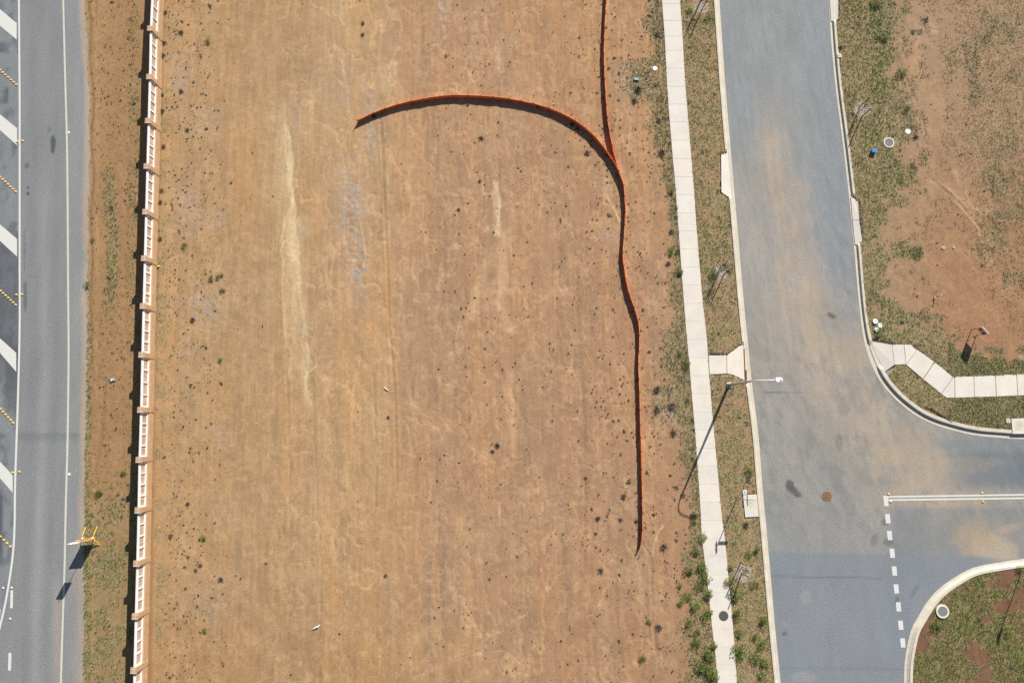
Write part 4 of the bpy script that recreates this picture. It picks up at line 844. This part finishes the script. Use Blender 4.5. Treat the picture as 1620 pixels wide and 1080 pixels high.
# stubble in the pale grey patches of the lot
def gd(px, py):
    d = np.zeros(px.shape); qx, qy = noisy(px, py, 7, .05, 70)
    for gx, gy, rx, ry_, k in GREY: d = np.maximum(d, k*np.exp(-(((qx-gx)/rx)**2+((qy-gy)/ry_)**2)*1.4))
    return d*.42*(px < 1045)
x, y, px, py, r = scatter(150000, (250,-60,1060,1140), gd, 271); k = len(x); c = np.where(r.random(k)[:, None] < .55, A(214,198,178), A(186,168,148))*r.uniform(.85, 1.2, (k, 1))
V, T, C = blades(k, x, y, ground_z(x, y), r.uniform(.03, .08, k), r.uniform(.01, .035, k), c, 4, .014, 272)
tag(np_mesh('dead_stubble', V, T, M['grass'], C), 'grey dead stubble in patches on the bare lot', 'stubble', kind='stuff')

# tiny sprouts all over the lot
def sd(px, py):
    n = fbm(px*.03, py*.02, 301); n2 = fbm(px*.012, py*.01, 303)
    n4 = fbm(px*.07, py*.05, 305); d = .09*ss(.5, .68, n4)*ss(640, 720, px)+.02*ss(640, 720, px)+.40*ss(850, 960, px+60*(n2-.5))*ss(.42, .68, n4)+.34*ss(390, 270, px)*(px > 262)*ss(.38, .62, n4)+.008
    d = d+.30*((px > 136) & (px < 215))*ss(.4, .6, n)+.3*ss(360, 300, px)*(px > 262)*ss(.3, .5, n)+.02*ss(1395, 1420, px)*ss(.4, .7, n)
    d = d*(.35+.65*ss(640, 700, px)+.4*(px < 400))
    d = np.where(px > 1390, d*.10, d)
    return np.where(((px > 262) & (px < xat(py, FL)-2)) | ((px > 140) & (px < 214)) | ((px > 1400) & (py < 560)), d, 0)
x, y, px, py, r = scatter(78000, (125,-170,1790,1260), sd, 281); k = len(x); u = r.random(k)[:, None]
c = np.where(u < .45, A(88,80,66), np.where(u < .7, A(104,110,84), np.where(u < .82, A(84,104,50), A(116,86,66))))
rd = .026+.075*r.random(k)**3.2
V, T, C = blades(k, x, y, ground_z(x, y)+.01, rd, rd*.8, c*r.uniform(.6, 1.25, (k, 1)), 12, .02, 283, 1.3)
tag(np_mesh('tiny_weeds', V, T, M['grass'], C), 'tiny dark weed sprouts dotted over the bare soil', 'weeds', kind='stuff')

# clods and pebbles
ico = np.array([(0,0,.9),(.9,0,.1),(.3,.85,.15),(-.7,.5,.1),(-.7,-.5,.15),(.3,-.85,.1)]); icf = np.array([(0,1,2),(0,2,3),(0,3,4),(0,4,5),(0,5,1)])
def pd(px, py):
    n = fbm(px*.02, py*.02, 311)
    d = .25+.6*ss(.4, .65, n); d = d*np.where((px > 258) & (px < xat(py, FL)-6), ss(620, 400, py)*0+.45+.55*ss(500, 800, py)*ss(620, 380, px)+.3*ss(640, 760, px), 1)
    return np.where(((px > 258) & (px < xat(py, FL)-4)) | ((px > 142) & (px < 214)) | ((px > 1400) & (py < 560)), d, 0)
x, y, px, py, r = scatter(68000, (125,-170,1790,1260), pd, 321); k = len(x); s = .012+.035*r.random(k)**4+.006*r.random(k); z = ground_z(x, y)
V = ico[None]*s[:, None, None]*r.uniform(.7, 1.3, (k, 6, 3)); V += np.stack([x, y, z], -1)[:, None, :]
T = (icf[None]+np.arange(k)[:, None, None]*6).reshape(-1, 3); u = r.random(k)[:, None]
base = ground_col(x, y, px, py); c = np.where(u < .80, base*r.uniform(.85, 1.3, (k, 1)), np.where(u < .985, A(214,184,140), A(240,232,214)))
tag(np_mesh('clods', V.reshape(-1, 3), T, M['pebble'], np.repeat(np.clip(c, 0, .8), 6, 0)), 'small soil clods and pale pebbles strewn over the bare ground', 'pebbles', kind='stuff')
# straw mulch chips round the young trees
xs_, ys_, cs_ = [], [], []
r = np.random.default_rng(331)
for mx, my, rr in MULCH:
    n = 260; a = r.uniform(0, 6.28, n); q = rr*.0444*np.sqrt(r.random(n))*1.1; cx, cy = P(mx, my); xs_.append(cx+q*np.cos(a)); ys_.append(cy+q*np.sin(a))
x = np.concatenate(xs_); y = np.concatenate(ys_); k = len(x); c = np.where(r.random(k)[:, None] < .7, A(244,228,210), A(190,166,150))*r.uniform(.8, 1.25, (k, 1))
V, T, C = blades(k, x, y, ground_z(x, y)+.02, np.full(k, .07), np.full(k, .012), c, 3, .022, 333); tag(np_mesh('mulch', V, T, M['grass'], C), 'pale wood chip mulch around the young trees', 'mulch', kind='stuff')

# individual weeds: three kinds, three shapes of each
def weed_proto(kind, seed):
    random.seed(seed); m = MB()
    if kind == 'bush':
        for _ in range(9):
            a = random.uniform(0, 6.28); m.tube([(0,0,0),(.35*math.cos(a),.35*math.sin(a),.35),(.65*math.cos(a),.65*math.sin(a),.5)], [.02,.015,.008], 4, c=A(100,92,60))
        cl = [(random.uniform(-.55,.55), random.uniform(-.55,.55), random.uniform(.25,.6), random.uniform(.3,.5)) for _ in range(7)]
        for cx, cy, cz, cr in cl: leafcloud(m, cx, cy, cz, cr, .5, 55, [A(150,170,80), A(112,136,60), A(184,190,104), A(84,102,52)], .085)
    elif kind == 'rosette':
        for k in range(5):
            ca = random.uniform(0, 6.28); cq = random.uniform(0, .55); cx, cy = cq*math.cos(ca), cq*math.sin(ca)
            for j in range(13):
                a = random.uniform(0, 6.28); L = random.uniform(.25, .6); w_ = .07; h = random.uniform(.05, .3); d = (math.cos(a), math.sin(a)); c = np.array(random.choice([A(92,98,80), A(124,130,108), A(76,80,72), A(106,116,76)]))*random.uniform(.7, 1.2)
                m.add([(cx,cy,.03),(cx+d[0]*L*.5-d[1]*w_,cy+d[1]*L*.5+d[0]*w_,h),(cx+d[0]*L,cy+d[1]*L,h*.6),(cx+d[0]*L*.5+d[1]*w_,cy+d[1]*L*.5-d[0]*w_,h)], [(0,1,2,3)], c)
    else:
        for k in range(85):
            a = random.uniform(0, 6.28); L = random.uniform(.3, 1.05); b = a+random.uniform(-.7, .7); w_ = .028; h = random.uniform(.1, .6); c = np.array(random.choice([A(116,106,98), A(140,128,118), A(90,82,76), A(98,98,78)]))*random.uniform(.75, 1.15)
            p0 = (random.uniform(-.1,.1), random.uniform(-.1,.1), 0); p1 = (L*.5*math.cos(a), L*.5*math.sin(a), h); p2 = (L*.5*math.cos(a)+L*.5*math.cos(b), L*.5*math.sin(a)+L*.5*math.sin(b), h*.8)
            q = (-math.sin(a)*w_, math.cos(a)*w_); m.add([(p0[0]-q[0],p0[1]-q[1],p0[2]),(p0[0]+q[0],p0[1]+q[1],p0[2]),(p1[0]+q[0],p1[1]+q[1],p1[2]),(p1[0]-q[0],p1[1]-q[1],p1[2]),p2], [(0,1,2,3),(3,2,4)], c)
    return m
PROTO = {}; NAMES = {'bush': 'green_bush', 'rosette': 'leafy_weed', 'dry': 'dry_weed'}
for kd in NAMES:
    PROTO[kd] = []
    for s in range(3):
        o = weed_proto(kd, 900+s*7+len(kd)).build(NAMES[kd], M['leaf'], col=True); COL.objects.unlink(o); PROTO[kd].append(o)
random.seed(11)
WEEDS = {'g': [(1111,897,9),(1089,902,8),(1117,914,8),(1120,939,8),(1101,957,8),(1119,970,9),(1090,985,7),(1100,1017,7),(1110,1050,10),(1122,1035,10),(1124,1060,9),(1127,1072,9),(1087,942,7),(1100,872,6),(1112,850,7),(1027,982,5),(1016,1040,6),(1162,940,9),(1152,920,7),(1166,970,8),(1167,1027,9),(1170,1040,7),(1195,1040,8),(1207,982,8),(1210,1047,8),(1185,876,6),(1197,870,7),(1192,925,6),(1155,897,5),(1195,1007,6),(1097,825,5),(1120,30,7),(1090,17,6),(1061,302,7),(1061,397,7),(1074,430,7),(1127,435,8),(1185,745,7),(1086,577,7),(1426,116,9),(1387,5,10),(1399,60,8),(1435,172,6),(1480,990,8),(1592,1002,5),(1612,900,6),(706,89,3),(329,66,5),(292,389,5),(335,441,5),(345,439,4),(351,435,4),(352,460,4),(349,570,4),(322,850,5),(324,996,4),(147,380,4),(139,450,6),(196,747,5),(157,780,6),(1075,925,5),(1390,527,7),(1077,952,6),(1102,1000,6),(1108,925,7),(1129,1020,6),(1170,1000,6),(1204,1020,7),(1206,1065,7)],
 'r': [(1027,1,5),(1027,25,6),(972,92,7),(963,109,5),(979,117,5),(1037,135,6),(965,151,5),(979,159,4),(916,60,5),(924,140,4),(981,202,4),(1027,242,4),(1057,147,5),(1005,205,4),(945,147,4),(1090,75,5),(1131,150,5),(1111,241,5),(1060,227,5),(899,264,5),(820,266,4),(965,340,6),(1036,337,4),(1070,330,6),(1070,345,6),(1072,400,7),(1017,491,5),(1050,486,4),(962,362,4),(1137,344,5),(1155,357,5),(1153,432,7),(1062,465,4),(1136,302,5),(1114,462,4),(944,487,4),(970,490,4),(1027,557,5),(1046,580,4),(1064,577,4),(1087,635,7),(994,634,4),(987,682,5),(992,697,4),(982,720,4),(961,701,4),(994,761,6),(936,805,6),(964,806,4),(1069,772,6),(1060,752,4),(1080,785,6),(1095,725,5),(1095,665,6),(1097,680,5),(1180,670,6),(1185,760,7),(965,576,4),(971,666,4),(1032,685,4),(1022,747,5),(1169,660,5),(537,1002,4),(649,1040,4),(694,961,4),(769,1027,3),(681,890,3),(421,891,4),(460,1067,4),(634,1051,3),(942,844,5),(980,909,4),(949,929,4),(980,1014,5),(1069,855,5),(1071,842,4),(1034,841,4),(1034,814,5),(1091,1005,5),(694,584,4),(736,580,4),(767,552,5),(767,581,4),(702,720,4),(726,732,4),(787,661,3),(740,322,4),(781,369,5),(751,471,5),(690,395,4),(696,360,3),(744,360,3),(649,501,3),(771,524,4),(792,494,3),(569,1,4),(715,240,4),(701,70,3),(592,185,5),(751,54,3),(331,10,6),(287,35,5),(306,131,4),(345,176,4),(326,151,4),(296,220,4),(344,202,3),(362,32,3),(324,274,4),(290,377,4),(365,289,4),(290,472,3),(326,550,5),(302,610,5),(350,607,5),(329,621,3),(315,716,4),(260,724,4),(315,854,4),(336,944,4),(292,897,4),(177,4,5),(171,152,4),(212,165,6),(175,330,6),(172,440,7),(195,790,5),(1415,6,5),(1387,60,6),(1554,421,4),(1482,385,4),(1427,510,6),(1511,940,5),(1600,1055,6),(1349,180,6),(1412,215,5),(1424,238,5),(1120,660,4),(1108,770,5),(1160,860,5),(1125,590,5)],
 'd': [(1040,55,8),(1010,142,10),(1047,242,8),(1042,190,6),(1062,367,6),(1057,417,6),(1075,561,6),(1039,616,8),(1039,647,9),(1062,642,10),(987,785,7),(1065,685,7),(610,910,4),(946,820,6),(950,902,6),(982,822,5),(1007,824,5),(1050,865,8),(1042,992,7),(787,705,6),(779,714,5),(614,660,4),(726,332,5),(759,287,4),(574,37,6),(574,55,5),(761,219,6),(287,52,6),(287,145,6),(297,206,6),(327,204,4),(305,506,6),(256,302,6),(254,320,6),(254,378,6),(297,797,5),(270,847,5),(350,916,6),(317,894,5),(310,902,4),(262,20,6),(260,68,6),(258,88,6),(257,150,5),(257,176,6),(259,232,6),(1465,32,6),(1449,217,7),(905,197,6),(912,205,7),(962,245,6),(928,242,7),(1003,160,7),(1197,925,6),(1330,75,6),(592,184,6),(741,165,5),(851,170,4),(1180,830,7),(1138,890,5)]}
def zone(px, py):
    if px < 225: return 'on the dirt strip between the main road and the brick fence'
    if px < 275: return 'at the foot of the brick fence'
    if px < 400: return 'on the bare soil just right of the brick fence'
    if px < 640: return 'on the pale left half of the bare lot'
    if px < 860: return 'in the middle of the bare lot'
    fl = float(xat(py, FL)); kw = float(xat(py, KW))
    if px < 1020 and px < fl-22: return 'near the orange sediment fence' if py < 560 else 'left of the lower orange fence' if px < 1013 else 'between orange fence and footpath'
    if px < fl-22: return 'between the orange fence and the footpath' if py < 880 else 'on bare soil left of the lower footpath'
    if px < fl+3: return 'against the left edge of the upper footpath' if py < 560 else 'against the left edge of the middle footpath' if py < 840 else 'crowding the left edge of the footpath near the bottom'
    if px < kw: return 'in the upper verge between footpath and kerb' if py < 560 else 'in the lower verge between footpath and kerb'
    if py > 870: return 'in the planted corner island'
    return 'on the grassy edge of the right hand lot' if px < 1440 else 'on the bare right hand lot'
KN = {'g': ('bush', 'bright green leafy', 'bush', 'green bushes'), 'r': ('rosette', 'small dark green', 'weed', 'dark weeds'), 'd': ('dry', 'grey dried out twiggy', 'weed', 'dry grey weeds')}
n_used = {}
for key, lst in WEEDS.items():
    kd, adj, cat, grp = KN[key]
    for px, py, r_ in lst:
        src = random.choice(PROTO[kd]); o = src.copy(); COL.objects.link(o)
        x, y = P(px, py); z = float(ground_z(np.array([x]), np.array([y]))[0]); s = r_*.0444*(1.32 if key == 'g' else (.82 if 430 < px < 940 else 1.0) if key == 'r' else 1.1)
        o.location = (x, y, z-.01); o.rotation_euler = (0, 0, random.uniform(0, 6.28)); o.scale = (s*random.uniform(.85, 1.15), s*random.uniform(.85, 1.15), s*(.75 if key == 'g' else .65))
        zn = zone(px, py); tag(o, '%s %s %s' % (adj, cat, zn), cat, '%s %s' % (grp, zn))
for l in PROTO.values():
    for o in l: bpy.data.objects.remove(o)
S.render.resolution_x = 1024; S.render.resolution_y = 682
